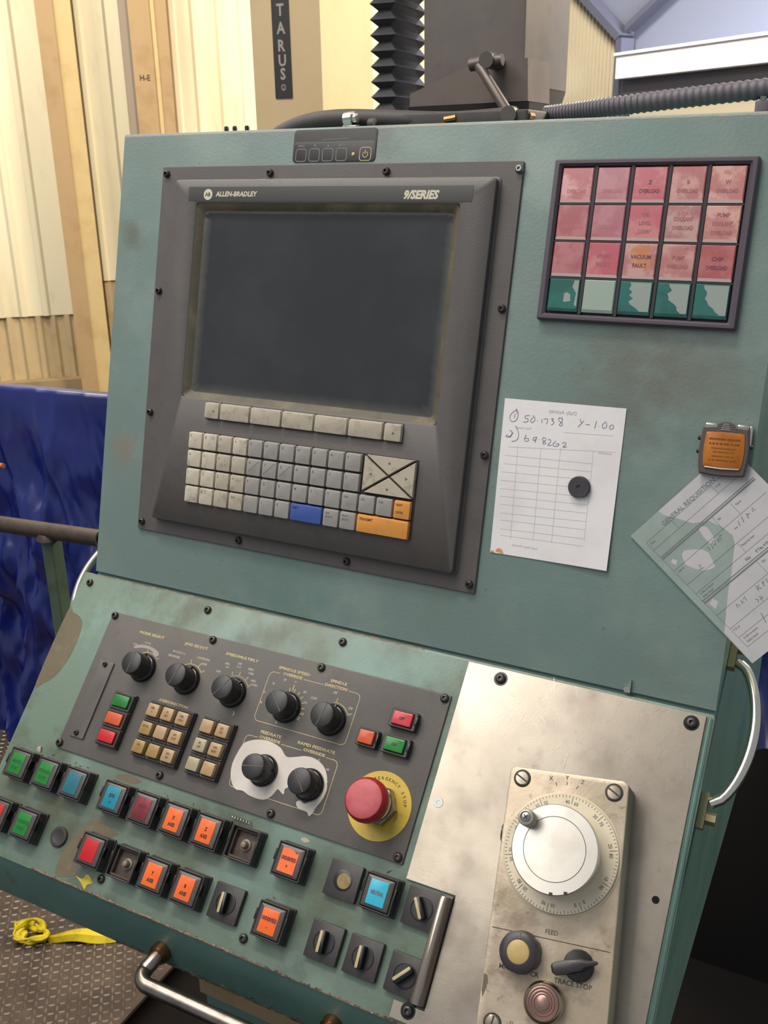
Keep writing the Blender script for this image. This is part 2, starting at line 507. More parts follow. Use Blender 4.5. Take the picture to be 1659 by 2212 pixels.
# ================================================================== SETTING
def wall_frame(px, py, dx, dy):
    d = Vector((dx, dy, 0)).normalized()
    return mat_cols(d, (0, 0, 1), (d.y, -d.x, 0), (px / 1000, py / 1000, 0))
W1 = wall_frame(-2697, 2656, .741, .671)
W2 = wall_frame(-1187, 7890, .86, -.51)

def corrugated(name, mat, parent, t0, t1, z0, z1, pitch=104, rib=44, depth=13, off=0.0):
    pts = [(t0, off)]
    t = t0 + 6
    while t + rib < t1 - 4:
        pts += [(t, off), (t + rib * .28, off + depth), (t + rib * .72, off + depth), (t + rib, off)]
        t += pitch
    pts.append((t1, off))
    back = [(p, q - 4) for p, q in reversed(pts)]
    b = MB()
    b.loops([[(p, z0, q) for p, q in pts + back], [(p, z1, q) for p, q in pts + back]])
    return b.build(name, mat, parent, smooth=20)
b = MB(); b.box(-2600, 2050, -300, 4600, -60, -20)
wl = struct(b.build('wall_left', 'siding_low', frame=W1))
for (t0, t1) in ((-1300, -700), (-700, -24), (120, 335), (540, 760), (760, 1380), (1380, 2050)):
    corrugated('siding_sheet', 'siding', wl, t0, t1, 1105 if t0 == 120 else 950, 4200)
    corrugated('lower_siding_sheet', 'siding_low', wl, t0, t1, -250, 1105 if t0 == 120 else 950, off=-14, pitch=68)
b = MB(); b.box(-1300, 1380, 430, 640, -10, 70)
b.build('girt', 'band_beige', wl)
b = MB(); b.box(-20, 54, -300, 4300, 0, 150)
c1 = struct(b.build('trim_1', 'column_tan', frame=W1))
b = MB(); b.box(54, 130, -300, 4300, 60, 135)
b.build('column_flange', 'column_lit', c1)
b = MB(); b.box(372, 540, -300, 4300, 0, 150)
c2 = struct(b.build('trim_2', 'column_tan', frame=W1))
b = MB(); b.box(332, 372, -300, 4300, 20, 140)
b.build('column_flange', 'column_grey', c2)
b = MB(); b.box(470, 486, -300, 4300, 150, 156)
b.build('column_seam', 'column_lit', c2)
b = MB(); b.text('H-E', 420, 2010, 34, z=151, sx=.9, bold=.02)
b.build('column_marking', 'engraving', c2, smooth=0)
# end wall of the bay, seen past the milling head
b = MB(); b.box(-2600, 2600, -300, 5200, -80, -30)
we = struct(b.build('wall_end', 'end_grey', frame=W2))
pl = [(-1500, -250), (-240, -250), (-240, 2600), (-700, 2960), (-1500, 3590)]
t = -1500
while t < -240:
    zt = 2600 + max(0, (-240 - t - 45)) * .78
    b = MB(); b.box(t + 2, t + 43, -250, zt, -30, 0); b.box(t + 13, t + 32, -250, zt, 0, 14)
    b.build('end_siding_strip', 'end_siding', we)
    t += 45
b = MB()
b.loops([[(-1500, 3560, z), (-240, 2578, z), (-180, 2610, z), (-1500, 3640, z)] for z in (0, 160)])
b.build('rake_rafter', 'end_dark', we)
b = MB(); b.box(-240, -172, -300, 2590, 0, 150)
b.build('corner_post', 'end_dark', we)
b = MB(); b.box(-160, 2600, -250, 2150, -30, 10)
b.build('lower_cladding', 'end_siding', we)
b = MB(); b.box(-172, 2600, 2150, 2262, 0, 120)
b.build('shadow_band', 'end_shade', we)  # dark bar below the girder, its shadow put into shape and colour
b = MB(); b.box(-108, 2600, 2266, 2440, 40, 260); b.box(-120, 2600, 2440, 2462, 0, 280)
b.build('girder', 'beam_white', we)
b = MB(); b.loops([[(-172, 2640, z), (1200, 3400, z), (1200, 3460, z), (-172, 2690, z)] for z in (0, 120)])
b.build('roof_brace', 'end_dark', we)
# floors
b = MB(); b.box(-6000, 6000, -3000, 9000, -340, -300)
struct(b.build('floor', 'floor_shade'))
b = MB(); b.box(-2600, -318, -900, 2600, -8, 0)
fp = struct(b.build('floor_2', 'floor_plate'))
b = MB()
ca, sa = math.cos(R(40)), math.sin(R(40))
for i in range(-80, 100):
    for j in range(-100, 100):
        if (i + j) % 2:
            continue
        u, v = i * 11.0, j * 11.0
        x, y = -700 + u * ca - v * sa, 250 + u * sa + v * ca
        if not (-1500 < x < -330 and -350 < y < 950):
            continue
        a = R(40) + (0 if i % 2 == 0 else PI / 2)
        dx, dy = math.cos(a), math.sin(a)
        P = lambda l, q, z: (x + dx * l - dy * q, y + dy * l + dx * q, z)
        nb = len(b.v)
        b.v += [P(-9.5, 0, .1), P(-4, -2.4, .1), P(4, -2.4, .1), P(9.5, 0, .1), P(4, 2.4, .1), P(-4, 2.4, .1), P(-6, 0, 1.9), P(6, 0, 1.9)]
        for f in ((0, 1, 6), (1, 2, 7, 6), (2, 3, 7), (3, 4, 7), (4, 5, 6, 7), (5, 0, 6)):
            b.f.append(tuple(nb + q for q in f)); b.mi.append(0)
tb = b.build('tread_bars', 'floor_bars', fp, smooth=0)
tb['kind'] = 'stuff'

# ================================================================== BACKGROUND THINGS
# blue tarpaulin hung behind the guard rail
def tarp(name, label, x0, x1, y0, ztop, zbot, nx, nz, seed, slant=0.0, group=None):
    rnd = random.Random(seed)
    ph = [rnd.uniform(0, 6) for _ in range(6)]
    b = MB()
    rows = []
    zs = [ztop - 40 + 0] 
    prof = []
    for k in range(5):
        a = PI * k / 8
        prof.append((22 - 22 * math.sin(a), ztop - 14 + 14 * math.cos(a), 0.06))
    for k in range(1, nz + 1):
        f = k / nz
        prof.append((0 - 170 * max(0, f - .2) ** 1.6, ztop - 14 - (ztop - 14 - zbot) * f, .1 + .9 * min(1, f * 2.2)))
    for (dy, z, am) in prof:
        row = []
        for i in range(nx + 1):
            x = x0 + (x1 - x0) * i / nx
            q = (1 - z / 1100)
            nv = Vector((x * .012, z * .005 + x * .004, seed))
            cr = 30 * noise.noise(nv) + 14 * noise.noise(nv * 2.9) + 5 * noise.noise(nv * 7.3)
            s = cr * min(1, am * 3) * .8 + 34 * (1 - abs(math.sin(x / 78 + ph[0] + 1.5 * q))) ** 2 + 26 * math.sin(x / 150 + ph[1] - 1.6 * q) + 24 * (1 - abs(math.sin(x / 47 + ph[2] - 3.2 * q + .6 * math.sin(z / 130)))) ** 3 + 6 * math.sin(z / 40 + x / 60 + ph[3]) + 3 * math.sin(x / 13 + z / 31)
            row.append((x, y0 + (x + 1267) * slant + dy - s * am * 1.5, z + 6 * math.sin(x / 150 + ph[4]) * (1 - am)))
        rows.append(row)
    n = len(rows)
    W = nx + 1
    for r_ in rows:
        b.v += r_
    for r_ in rows:
        b.v += [(x, y + 2.5, z) for x, y, z in r_]
    off = n * W
    for i in range(n - 1):
        for j in range(nx):
            a = i * W + j
            b.f.append((a, a + 1, a + W + 1, a + W)); b.mi.append(0)
            b.f.append((off + a + W, off + a + W + 1, off + a + 1, off + a)); b.mi.append(0)
    o = b.build(name, 'tarp_blue', smooth=60, recalc=False)
    return tag(o, label, 'tarpaulin', group)
tarp('tarpaulin', 'crumpled blue plastic tarpaulin hanging in folds behind the brown pipe rail', -2000, -380, 905, 1066, 4, 300, 60, 3, .19)
b = MB(); b.tube([(-2050, 778, 1046), (-370, 1097, 1046)], 10, 12); b.tube([(-2040, 782, 0), (-2040, 782, 1046)], 10, 10); b.tube([(-385, 1094, 0), (-385, 1094, 1046)], 10, 10)
tag(b.build('pipe_stand', 'rail_brown', smooth=60), 'pipe frame under the top hem of the long blue tarpaulin', 'stand')
# rail behind the console on the left
t = thing('pipe_handrail', 'brown steel pipe rail with open end on a worn green post', 'handrail', Matrix.Translation((-.56, .36, 0)))
b = MB()
L = []
for (r_, x) in ((12.5, -416), (16.5, -416), (16.5, -1500)):
    L.append([(x, 360 + r_ * math.cos(2 * PI * k / 24), (962 - (-416 - x) * .052) + r_ * math.sin(2 * PI * k / 24)) for k in range(24)])
L.insert(0, [(-520, 360 + 12.5 * math.cos(2 * PI * k / 24), 957 + 12.5 * math.sin(2 * PI * k / 24)) for k in range(24)])
b.loops(L)
b.build('top_rail', 'rail_brown', t, loc(t, WORLD))
b = MB(); b.rbox(-556, 366, 30, 30, 0, 943, r=4, b=0)
b.build('post', 'post_green', t, loc(t, WORLD))
b = MB(); b.rbox(-556, 366, 90, 90, 0, 9, r=3, b=1)
b.build('foot_plate', 'post_green', t, loc(t, WORLD))
b = MB(); b.rbox(-1440, 366, 30, 30, 0, 900, r=4, b=0)
b.build('post', 'post_green', t, loc(t, WORLD))
b = MB(); b.lathe(-556, 360, [(24, 938), (21, 946), (17, 951)], n=20)
b.build('weld_collar', 'rail_brown', t, loc(t, WORLD))
b = MB(); b.tube([(-2700, 924, 763), (-1060, 700, 927)], 6, 10)
tag(b.build('orange_rod', 'rod_orange'), 'orange rod end poking in front of the blue tarpaulin', 'rod')
# yellow ribbon on the tread plate
t = thing('barrier_ribbon', 'crumpled yellow barrier ribbon lying knotted on the tread plate floor', 'ribbon', Matrix.Translation((-.62, .25, 0)))
b = MB()
for k in range(3):
    pts = []
    for i in range(26):
        a = 2 * PI * i / 25 + k * 2.1
        rr = 24 + 8 * math.sin(3 * a + k) + 5 * k
        pts.append((-652 + rr * math.cos(a) * 1.1, 238 + rr * math.sin(a) * .8, 9 + 6 * k + 5 * math.sin(2 * a + k)))
    b.tube(pts, 6, 6, rad=[5 + 3 * math.sin(i * .9 + k) for i in range(26)])
b.tube([(-678, 244, 10), (-698, 250, 14), (-712, 246, 8), (-704, 238, 4)], 6, 6)
b.build('knot', 'ribbon_yellow', t, loc(t, WORLD), smooth=50)
b = MB()
P = []
for i in range(20):
    f = i / 19
    cx, cy = -612 + 170 * f, 246 + 106 * f
    wd = 5 + 15 * min(1, f * 2.2)
    P.append([(cx - (.53 * wd) * q + 0, cy + (.85 * wd) * q, 6 + 9 * math.sin(f * 5) ** 2 + 5 * abs(q) * (1 if j % 2 else -1) + (5 if j % 2 else 0)) for j, q in enumerate((-1, -.5, 0, .5, 1))])
for dz in (0, -1.2):
    n0 = len(b.v)
    for r_ in P:
        b.v += [(x, y, max(1.5, z + dz)) for x, y, z in r_]
    for i in range(19):
        for j in range(4):
            a = n0 + i * 5 + j
            b.f.append((a, a + 1, a + 6, a + 5)); b.mi.append(0)
b.build('strand', 'ribbon_yellow', t, loc(t, WORLD), smooth=60, recalc=False)

# milling machine behind the console
t = thing('milling_machine', 'beige milling machine column with black bellows and dark grey head behind console', 'machine', Matrix.Translation((-.4, 1.5, -.3)))
MF = wall_frame(-535.6, 1444.8, .9853, .171)
b = MB()
b.loops([[(x, z, y) for (x, z) in MB.rr(-96, 1250, 192, 3100, 6, 2)] for y in (0, -430)])
b.box(-250, 60, -300, -290, -500, 80)
b.build('column', 'mill_beige', t, loc(t, MF))
b = MB(); b.box(-132, -84, 1790, 2330, 0, 3)
pq = b.build('name_plaque', 'mill_plaque', t, loc(t, MF))
b = MB()
for ch, z in (('T', 1999), ('A', 1957), ('R', 1916), ('U', 1881), ('S', 1849), ('®', 1816)):
    b.text(ch, -107.5, z, 38 if ch != '®' else 20, z=3.4, sx=.85, bold=.03)
b.build('plaque_lettering', 'mill_text', pq, smooth=0)
b = MB()
LL = []
k = 0
z = 1640
A0, A1 = Vector((-312, 1292)), Vector((-250, 1302))
dB = Vector((-.05, 1.0))
while z < 2360:
    ins = 0 if k % 2 == 0 else 17
    a, c = A0.copy(), A1.copy()
    n1 = Vector((.16, -.99)); n2 = Vector((.94, .342))
    p1 = a - n1 * ins + Vector((ins, 0))
    p2 = c - n1 * ins - n2 * ins
    p3 = c + dB * 190 - n2 * ins
    p4 = a + dB * 190 + Vector((ins, 0))
    LL.append([(p.x, p.y, z) for p in (p1, p2, p3, p4)])
    z += 14 if k % 2 else 19
    k += 1
b.loops(LL)
b.build('bellows', 'bellows', t, loc(t, WORLD), smooth=0)
b = MB()
b.loops([[(x, y, z) for x, y in MB.rr(-13, 1345, 234, 300, 6, 2)] for z in (1776, 2500)])
b.build('head', 'head_grey', t, loc(t, WORLD))
b = MB()
b.loops([[(x, y, z) for x, y in MB.rr(cx, 1345, w_, 300, 6, 2)] for (z, cx, w_) in ((1700, -30, 190), (1738, -18, 218), (1775, -13, 233))])
b.build('head_underside', 'bezel_dark', t, loc(t, WORLD))
b = MB()
poly = [(-94, 1733), (-92, 1757), (15, 1796), (60, 1806), (161, 1811), (164, 1734)]
b.loops([[(x, y, z) for x, z in poly] for y in (1050, 1185)])
b.build('chip_guard', 'head_guard', t, loc(t, WORLD))
b = MB(); b.box(-92, 170, 1040, 1190, 1712, 1732)
b.build('guard_lip', 'dark_void', t, loc(t, WORLD))
b = MB()
b.tube([(76, 1000, 1802), (98, 985, 1780), (149, 970, 1716)], 9, 12, rad=[10, 9, 10])
b.tube([(62, 1000, 1800), (90, 1000, 1803), (128, 1000, 1806)], 12, 14, rad=[12, 13, 11])
b.tube([(100, 1048, 1806), (100, 985, 1806)], 15, 14)
b.build('clamp_lever', 'lever_dark', t, loc(t, WORLD))
b = MB(); b.box(-250, 140, 1180, 1480, 1560, 1702); b.box(-120, 60, 1220, 1480, -300, 1600)
b.build('knee', 'bezel_dark', t, loc(t, WORLD))
# dark machine bed added in the shadow at the right, with a second tarpaulin corner
b = MB(); b.rbox(1000, 1500, 900, 700, -300, 380, r=20, b=12)
tag(b.build('added_machine_bed', 'floor_shade'), 'dark machine bed added in the shadow right of the console', 'machine')
o = tarp('tarpaulin', 'corner of blue tarpaulin hanging in the dark right of the console', 700, 1150, 1080, 760, 470, 40, 12, 8)
b = MB(); b.tube([(560, 1140, 728), (1300, 1140, 728)], 14, 12); b.tube([(1250, 1140, 728), (1250, 1200, 380)], 14, 12)
tag(b.build('tarp_rail', 'rail_brown'), 'brown rail carrying the blue tarpaulin corner above the added machine bed', 'rail')

# ================================================================== CONSOLE CABINET
t = thing('control_console', 'worn teal painted sloping control console cabinet full of buttons', 'console', Matrix.Translation((.34, .1, 0)))
con = t
prof = [(145, 1646), (150, 1656), (160, 1661), (600, 1661), (600, 700), (-250, 770), (-250, 826), (3.2, 1096.2)]
prof = [(145.5, 1645), (148.2, 1655), (156, 1661), (600, 1661), (600, 700), (-251, 772), (-251, 827.5), (4.2, 1097.5)]
b = MB(); b.loops([[(x, y, z) for y, z in prof] for x in (-69, 749)])
b.build('cabinet_shell', 'teal_side', t, loc(t, WORLD), smooth=25)
b = MB()
bz = [(-3, 583), (-1.2, 582.6), (-.3, 581), (0, 577.5), (0, 3)]
b.loops([[(x, q, h) for h, q in bz] + [(x, 3, -3)] for x in (-69.5, 749.5)])
b.build('monitor_face', 'teal_upper', t, loc(t, UP), smooth=30)
b = MB()
b.rbox(331, -187, 838, 371, -3.6, 0, r=3, b=.9, seg=2)
b.build('keyboard_face', 'teal_lower', t, loc(t, LO), smooth=30)
b = MB()
b.loops([[(x, y, z) for y, z in ((-255, 829), (-251, 831), (-249, 772), (-255, 772), (-256.2, 775))] for x in (-89, 750)])
b.build('apron', 'teal_side', t, loc(t, WORLD))
# paint chipped along the folded edges
def ragged(x0, x1, y, dn, up_, n, seed):
    rnd = random.Random(seed)
    lo = [(x0 + (x1 - x0) * i / n, y - dn * rnd.uniform(.2, 1)) for i in range(n + 1)]
    hi = [(x0 + (x1 - x0) * i / n, y + up_ * rnd.uniform(.1, 1) ** 2) for i in range(n + 1)]
    return lo, hi
def strip_mesh(lo, hi, z):
    b = MB()
    n = len(lo)
    b.v += [(x, y, z) for x, y in lo] + [(x, y, z) for x, y in hi]
    for i in range(n - 1):
        b.f.append((i, i + 1, n + i + 1, n + i)); b.mi.append(0)
    return b
strip_mesh(*ragged(20, 749, -371.6, .6, 2.6, 320, 4), .25).build('chipped_edge', 'rust_edge', t, loc(t, LO), smooth=0)
strip_mesh(*ragged(30, 330, -370.6, .6, 1.6, 160, 9), .4).build('chipped_edge', 'tan_edge', t, loc(t, LO), smooth=0)
strip_mesh(*ragged(-86, 430, -2.2, 1.2, 1.2, 90, 6), .25).build('worn_seam', 'tan_edge', t, loc(t, LO), smooth=0)
strip_mesh(*ragged(-69, 749, 579.3, .5, 2.2, 200, 17), .06).build('worn_seam', 'pale_primer', t, loc(t, UP), smooth=0)
lo_, hi_ = ragged(150, 749, 0, 2, 5, 260, 12)
b = MB(); n = len(lo_)
b.v += [(x, -255.6, 772.5 + y * .1) for x, y in lo_] + [(x, -256.4, 775 + max(0, y)) for x, y in hi_]
for i in range(n - 1):
    b.f.append((i, i + 1, n + i + 1, n + i)); b.mi.append(0)
b.build('chipped_edge', 'rust_edge', t, loc(t, WORLD), smooth=0)
def patch(pts, mat, name='worn_patch', z=.2, parent=con):
    b = MB()
    m_ = len(pts)
    sm = []
    for i in range(m_):
        p0, p1, p2, p3 = pts[i - 1], pts[i], pts[(i + 1) % m_], pts[(i + 2) % m_]
        for f in (0, .33, .66):
            q = lambda a, b_, c, d: .5 * (2 * b_ + (c - a) * f + (2 * a - 5 * b_ + 4 * c - d) * f * f + (3 * b_ - a - 3 * c + d) * f ** 3)
            sm.append((q(p0[0], p1[0], p2[0], p3[0]), q(p0[1], p1[1], p2[1], p3[1])))
    b.face([(x, -y, z) for x, y in sm])
    return b
patch([(-88, 60), (-78.5, 60), (-62.6, 64.5), (-54.3, 75.3), (-51.6, 98.6), (-53.5, 124.6), (-62.8, 148.1), (-76, 160), (-88, 163)], 0).build('worn_patch', 'worn_primer', t, loc(t, LO))
patch([(60.8, 366.3), (58.8, 344.7), (68.0, 320.4), (77.2, 300.2), (93.6, 293.5), (111.3, 297.9), (124.6, 300.6), (112, 309), (86, 312), (88, 330), (86, 347.1), (90, 357.9), (77.1, 365.4)], 0).build('worn_patch', 'worn_primer', t, loc(t, LO))
patch([(90.5, 359.7), (100.9, 360.5), (105.7, 353.4), (116.7, 359.7), (110.4, 364.0), (109.2, 369.9), (100.9, 364.5)], 0, z=.3).build('paint_smear', 'yellow_paint', t, loc(t, LO))
patch([(89.7, 241.3), (100.9, 235.2), (115.9, 234.3), (129.4, 237.5), (117.7, 242.3), (100.4, 242.8)], 0).build('worn_patch', 'worn_primer', t, loc(t, LO))
patch([(355.2, 239.3), (360.6, 236.4), (366.8, 238.6), (361.6, 241.6)], 0).build('worn_patch', 'pale_primer', t, loc(t, LO))
for x, y in ((-71.4, 15.3), (128.4, 15.0), (327, 15.5), (126.5, 352.7), (327.9, 353.4)):
    o = screw(t, 0, 0)
    o.matrix_local = loc(t, at(LO, x, -y))
b = MB(); b.tube([(x, -y, .6) for x, y in ((746.5, 6), (746.8, 180), (747, 366))], 2.2, 8)
b.build('edge_bead', 'teal_side', t, loc(t, LO))
# pedestal under the console
b = MB(); b.rbox(330, 200, 424, 560, -300, 535, r=8, b=3)
b.build('pedestal', 'teal_side', t, loc(t, WORLD))
b = MB(); b.box(118, 542, -86, -20, 535, 545); b.box(118, 542, -88, -82, 520, 545)
b.build('wooden_strip', 'band_beige', t, loc(t, WORLD))
b = MB(); b.box(180, 480, -20, 420, 540, 780)
b.build('neck', 'dark_void', t, loc(t, WORLD))

# grab handles on both sides
def side_handle(name, label, x, sgn):
    t = thing(name, label, 'handle', Matrix.Translation((x / 1000, .02, 1.07)), 'chrome grab handles of the console')
    A, B = Vector((x, 70, 1125)), Vector((x, -34, 1018))
    d = (A - B)
    pts = []
    for i in range(25):
        f = i / 24
        bul = (math.sin(PI * f)) ** .55 * (28 if sgn > 0 else 36)
        p = B + d * f + Vector((sgn * (9 + bul), 0, 0))
        p = p + Vector((0, -.72, .69)) * (math.sin(PI * f) * 4)
        pts.append(p)
    b = MB(); b.tube(pts, 5.6, 14)
    b.build('grip', 'handle_chrome', t, loc(t, WORLD), smooth=60)
    for p in (A, B):
        u = d.normalized()
        b = MB()
        q = Vector((0, -.72, .69))
        c = p + u * (9 if p is A else -9)
        L = []
        for h in (0, 7):
            L.append([c + u * a + q * e + Vector((sgn * h, 0, 0)) for a, e in ((-18, -8), (18, -8), (18, 8), (-18, 8))])
        b.loops(L)
        b.build('bracket', 'bracket_brass', t, loc(t, WORLD))
        b = MB()
        e = c + u * (6 if p is A else -6)
        b.tube([e + Vector((sgn * 6, 0, 0)), e + Vector((sgn * 17, 0, 0))], 6.5, 6)
        b.build('bolt', 'bracket_brass', t, loc(t, WORLD))
side_handle('grab_handle', 'curved chrome grab handle bolted on the right side of the console', 749.5, 1)
side_handle('grab_handle', 'white chrome grab handle half hidden behind the console left edge', -69.5, -1)
# bent tube handle under the apron
t = thing('tube_handle', 'bent steel tube handle fixed under the console front edge', 'handle', Matrix.Translation((.33, -.256, .79)))
pts = [(222, -254, 791), (222, -285, 790)]
for i in range(9):
    a = PI / 2 * i / 8
    pts.append((222 + 16 - 16 * math.cos(a), -285 - 16 * math.sin(a), 790 - 1))
pts += [(330, -301, 790)]
for i in range(9):
    a = PI / 2 * i / 8
    pts.append((429 + 16 * math.sin(a), -285 - 16 * math.cos(a), 791))
pts += [(445, -254, 793)]
b = MB(); b.tube(pts, 8.6, 16)
b.build('grip', 'tube_steel', t, loc(t, WORLD), smooth=60)
for x, z in ((222, 791), (445, 793)):
    b = MB(); b.tube([(x, -256, z), (x, -264, z)], 12, 18); b.tube([(x, -264, z), (x, -267, z)], 10.6, 18)
    part_label(b.build('collar', 'brass', t, loc(t, WORLD), smooth=40), 'worn brass coloured collar')

# hoses and fittings on top of the cabinet
def smooth_path(P, n=8):
    out = []
    P = [Vector(p) for p in P]
    for i in range(len(P) - 1):
        p0, p1, p2, p3 = P[max(i - 1, 0)], P[i], P[i + 1], P[min(i + 2, len(P) - 1)]
        for k in range(n):
            f = k / n
            out.append(.5 * (2 * p1 + (p2 - p0) * f + (2 * p0 - 5 * p1 + 4 * p2 - p3) * f * f + (3 * p1 - p0 - 3 * p2 + p3) * f ** 3))
    out.append(P[-1])
    return out
b = MB(); b.tube(smooth_path([(80, 250, 1640), (104, 250, 1658), (146, 250, 1671), (199, 250, 1675), (277, 255, 1671), (345, 270, 1668), (400, 330, 1674)]), 12.5, 14)
tag(b.build('rubber_hose', 'rubber', smooth=60), 'thick dark rubber hose arching over the left of the console top', 'hose')
P = smooth_path([(438, 330, 1674), (475, 330, 1677), (520, 330, 1681), (600, 330, 1687), (692, 330, 1693), (800, 330, 1698), (960, 345, 1694)], 44)
b = MB(); b.tube(P, 10, 14, rad=[11.3 if (i // 2) % 2 else 10.2 for i in range(len(P))])
tag(b.build('corrugated_conduit', 'hose_grey', smooth=30), 'grey corrugated cable conduit running right along the console top', 'conduit')
t = thing('conduit_clamp', 'small grey clamp lifting the corrugated conduit at the console right corner', 'clamp', Matrix.Translation((.69, .33, 1.661)))
b = MB(); b.rbox(0, 0, 16, 20, 0, 20, r=3, b=2)
b.build('block', 'hose_grey', t)
b = MB(); b.lathe(0, -6, [(4, 19), (4, 24), (2, 25)], n=10)
b.build('bolt', 'screw_steel', t)
t = thing('cable_entry', 'dark cable entry block with round knob on the console top', 'fitting', Matrix.Translation((.35, .3, 1.661)))
b = MB(); b.rbox(8, 0, 176, 110, 0, 17, r=4, b=2)
b.build('block', 'rubber', t)
b = MB(); b.tube([(73, -58, 12), (73, -48, 12)], 9.5, 20)
b.build('knob', 'head_grey', t)
b = MB(); b.tube([(94, -50, 10), (94, -34, 10)], 4.5, 8)
part_label(b.build('nipple', 'brass', t), 'bright brass nipple')
b = MB(); b.tube([(-8, -56, 9), (6, -54, 11)], 4, 8)
part_label(b.build('nipple', 'brass', t), 'bright brass nipple')
t = thing('hose_fitting', 'chrome hose fitting by the dark rubber hose on the console top', 'fitting', Matrix.Translation((.222, .226, 1.661)))
b = MB(); b.tube([(-5, 0, 12), (6, 0, 13)], 9, 16); b.tube([(6, 0, 13), (11, 0, 14)], 6, 12)
b.build('nut', 'chrome', t)
b = MB(); b.rbox(3, 0, 22, 12, 0, 6, r=2, b=1)
b.build('saddle', 'screw_steel', t)
b = MB(); b.tube([(28, 0, 6), (36, 0, 6)], 7, 14)
b.build('plug', 'rubber', t)
for i, x in enumerate((55, 68, 87)):
    t = thing('stud', ('leftmost', 'middle', 'rightmost')[i] + ' of three small dark studs on the console top left of the hose', 'stud', Matrix.Translation((x / 1000, .2, 1.661)), 'studs on the console top')
    b = MB(); b.lathe(0, 0, [(3, 0), (3, 7), (2.2, 9)], n=10)
    b.build('shank', 'screw_dark', t)

# ================================================================== MONITOR UNIT (upper face)
t = thing('monitor_unit', 'dark grey operator monitor with built in keypad screwed to the teal console', 'monitor', at(UP, 241, 306))
F = loc(t, UP)
b = MB()
b.ring(241.2, 306.7, 482.4, 466.6, 420, 420, 0, 3, r=2, ir=2, b=.6)
b.build('flange', 'bezel_grey', t, F)
SX0, SX1, SY0, SY1 = 65.5, 419, 254, 493            # screen opening
b = MB()
W_, H_ = 427, 428
b.ring(243.8, 307.3, W_ + 5, H_ + 5, SX1 - SX0, SY1 - SY0, 2.5, 4.2, r=5, ir=3, b=.4, icx=(SX0 + SX1) / 2, icy=(SY0 + SY1) / 2)
b.ring(243.8, 307.3, W_, H_, SX1 - SX0, SY1 - SY0, 2.5, 14, r=4, ir=3, b=1.3, icx=(SX0 + SX1) / 2, icy=(SY0 + SY1) / 2)
b.build('bezel', 'bezel_grey', t, F, smooth=40)
# sloping dirty gasket down to the glass
b = MB()
cx, cy = (SX0 + SX1) / 2, (SY0 + SY1) / 2
L = []
for d, z in ((0, 12.6), (3.5, 10.2), (8.0, 5.6)):
    L.append([(x, y, z) for x, y in MB.rr(cx, cy, SX1 - SX0 - 2 * d, SY1 - SY0 - 2 * d, 5, 3)])
b.loops(L, False, False)
b.build('gasket', 'gasket_olive', t, F, recalc=True)
b = MB()
gw, gh = SX1 - SX0 - 14, SY1 - SY0 - 14
L = []
for k in range(7):
    f = k / 6
    L.append([(cx + (x - cx) * (1 - f), cy + (y - cy) * (1 - f), 5.2 + .8 * (1 - (1 - f) ** 2)) for x, y in MB.rr(cx, cy, gw, gh, 8, 4)] if k < 6 else [(cx + (x - cx) * .02, cy + (y - cy) * .02, 6.0) for x, y in MB.rr(cx, cy, gw, gh, 8, 4)])
b.loops(L, False, True)
sg = b.build('screen', 'screen_glass', t, F, smooth=60)
# grey dust caked round the rim of the glass
rnd = random.Random(5)
b = MB()
inner, outer = [], []
base = MB.rr(cx, cy, gw, gh, 8, 10)
per = []
for i in range(len(base)):
    x0, y0 = base[i]
    x1, y1 = base[(i + 1) % len(base)]
    n = max(1, int(math.hypot(x1 - x0, y1 - y0) / 5))
    per += [(x0 + (x1 - x0) * k / n, y0 + (y1 - y0) * k / n) for k in range(n)]
n = len(per)
for i, (x, y) in enumerate(per):
    wd = (15 if x < cx and abs(x - cx) > gw * .47 else 10) + rnd.uniform(-1.2, 1.2)
    if y < cy - gh * .46:
        wd = 13 + rnd.uniform(-1, 1)
    if y > cy + gh * .46:
        wd = 5 + rnd.uniform(-.6, .6)
    dx, dy = cx - x, cy - y
    s_ = max(abs(dx) / (gw / 2), abs(dy) / (gh / 2))
    ex = 1 if abs(dx) / (gw / 2) >= s_ - .02 else 0
    ey = 1 if abs(dy) / (gh / 2) >= s_ - .02 else 0
    outer.append((x, y, 5.7))
    inner.append((x + ex * math.copysign(wd, dx), y + ey * math.copysign(wd, dy), 6.25))
b.v += outer + inner
for i in range(n):
    j = (i + 1) % n
    b.f.append((i, j, n + j, n + i)); b.mi.append(0)
df = b.build('dust_film', 'screen_dust', sg, None, smooth=0)
at_ = df.data.color_attributes.new('dust', 'FLOAT_COLOR', 'POINT')
for i, v in enumerate(df.data.vertices):
    q = .75 if v.co.z < .0059 else 0.0
    at_.data[i].color = (q, q, q, 1)
b = MB(); b.rbox(243, 503.8, 380, 17.4, 13.6, 14.25, r=.5, b=.2)
bs = b.build('brand_strip', 'strip_grey', t, F)
b = MB()
b.text('ALLEN-BRADLEY', 94.5, 503.9, 8.0, z=14.4, align='L', bold=.035, shear=.12, sx=1.0)
b.lathe(83, 503.2, [(6.6, 14.3), (6.6, 14.45)], n=28)
bl = b.build('brand_lettering', 'print_cream', bs, smooth=0)
b = MB()
b.text('A', 80.9, 503.3, 6.2, z=14.6, bold=.03); b.text('B', 85.0, 503.3, 6.2, z=14.6, bold=.03)
b.build('emblem_letters', 'strip_grey', bs, smooth=0)
b = MB(); b.text('9/SERIES', 351, 503.0, 12.4, z=14.4, align='L', bold=.05, shear=.25, sx=.95)
b.build('series_lettering', 'print_cream', bs, smooth=0)
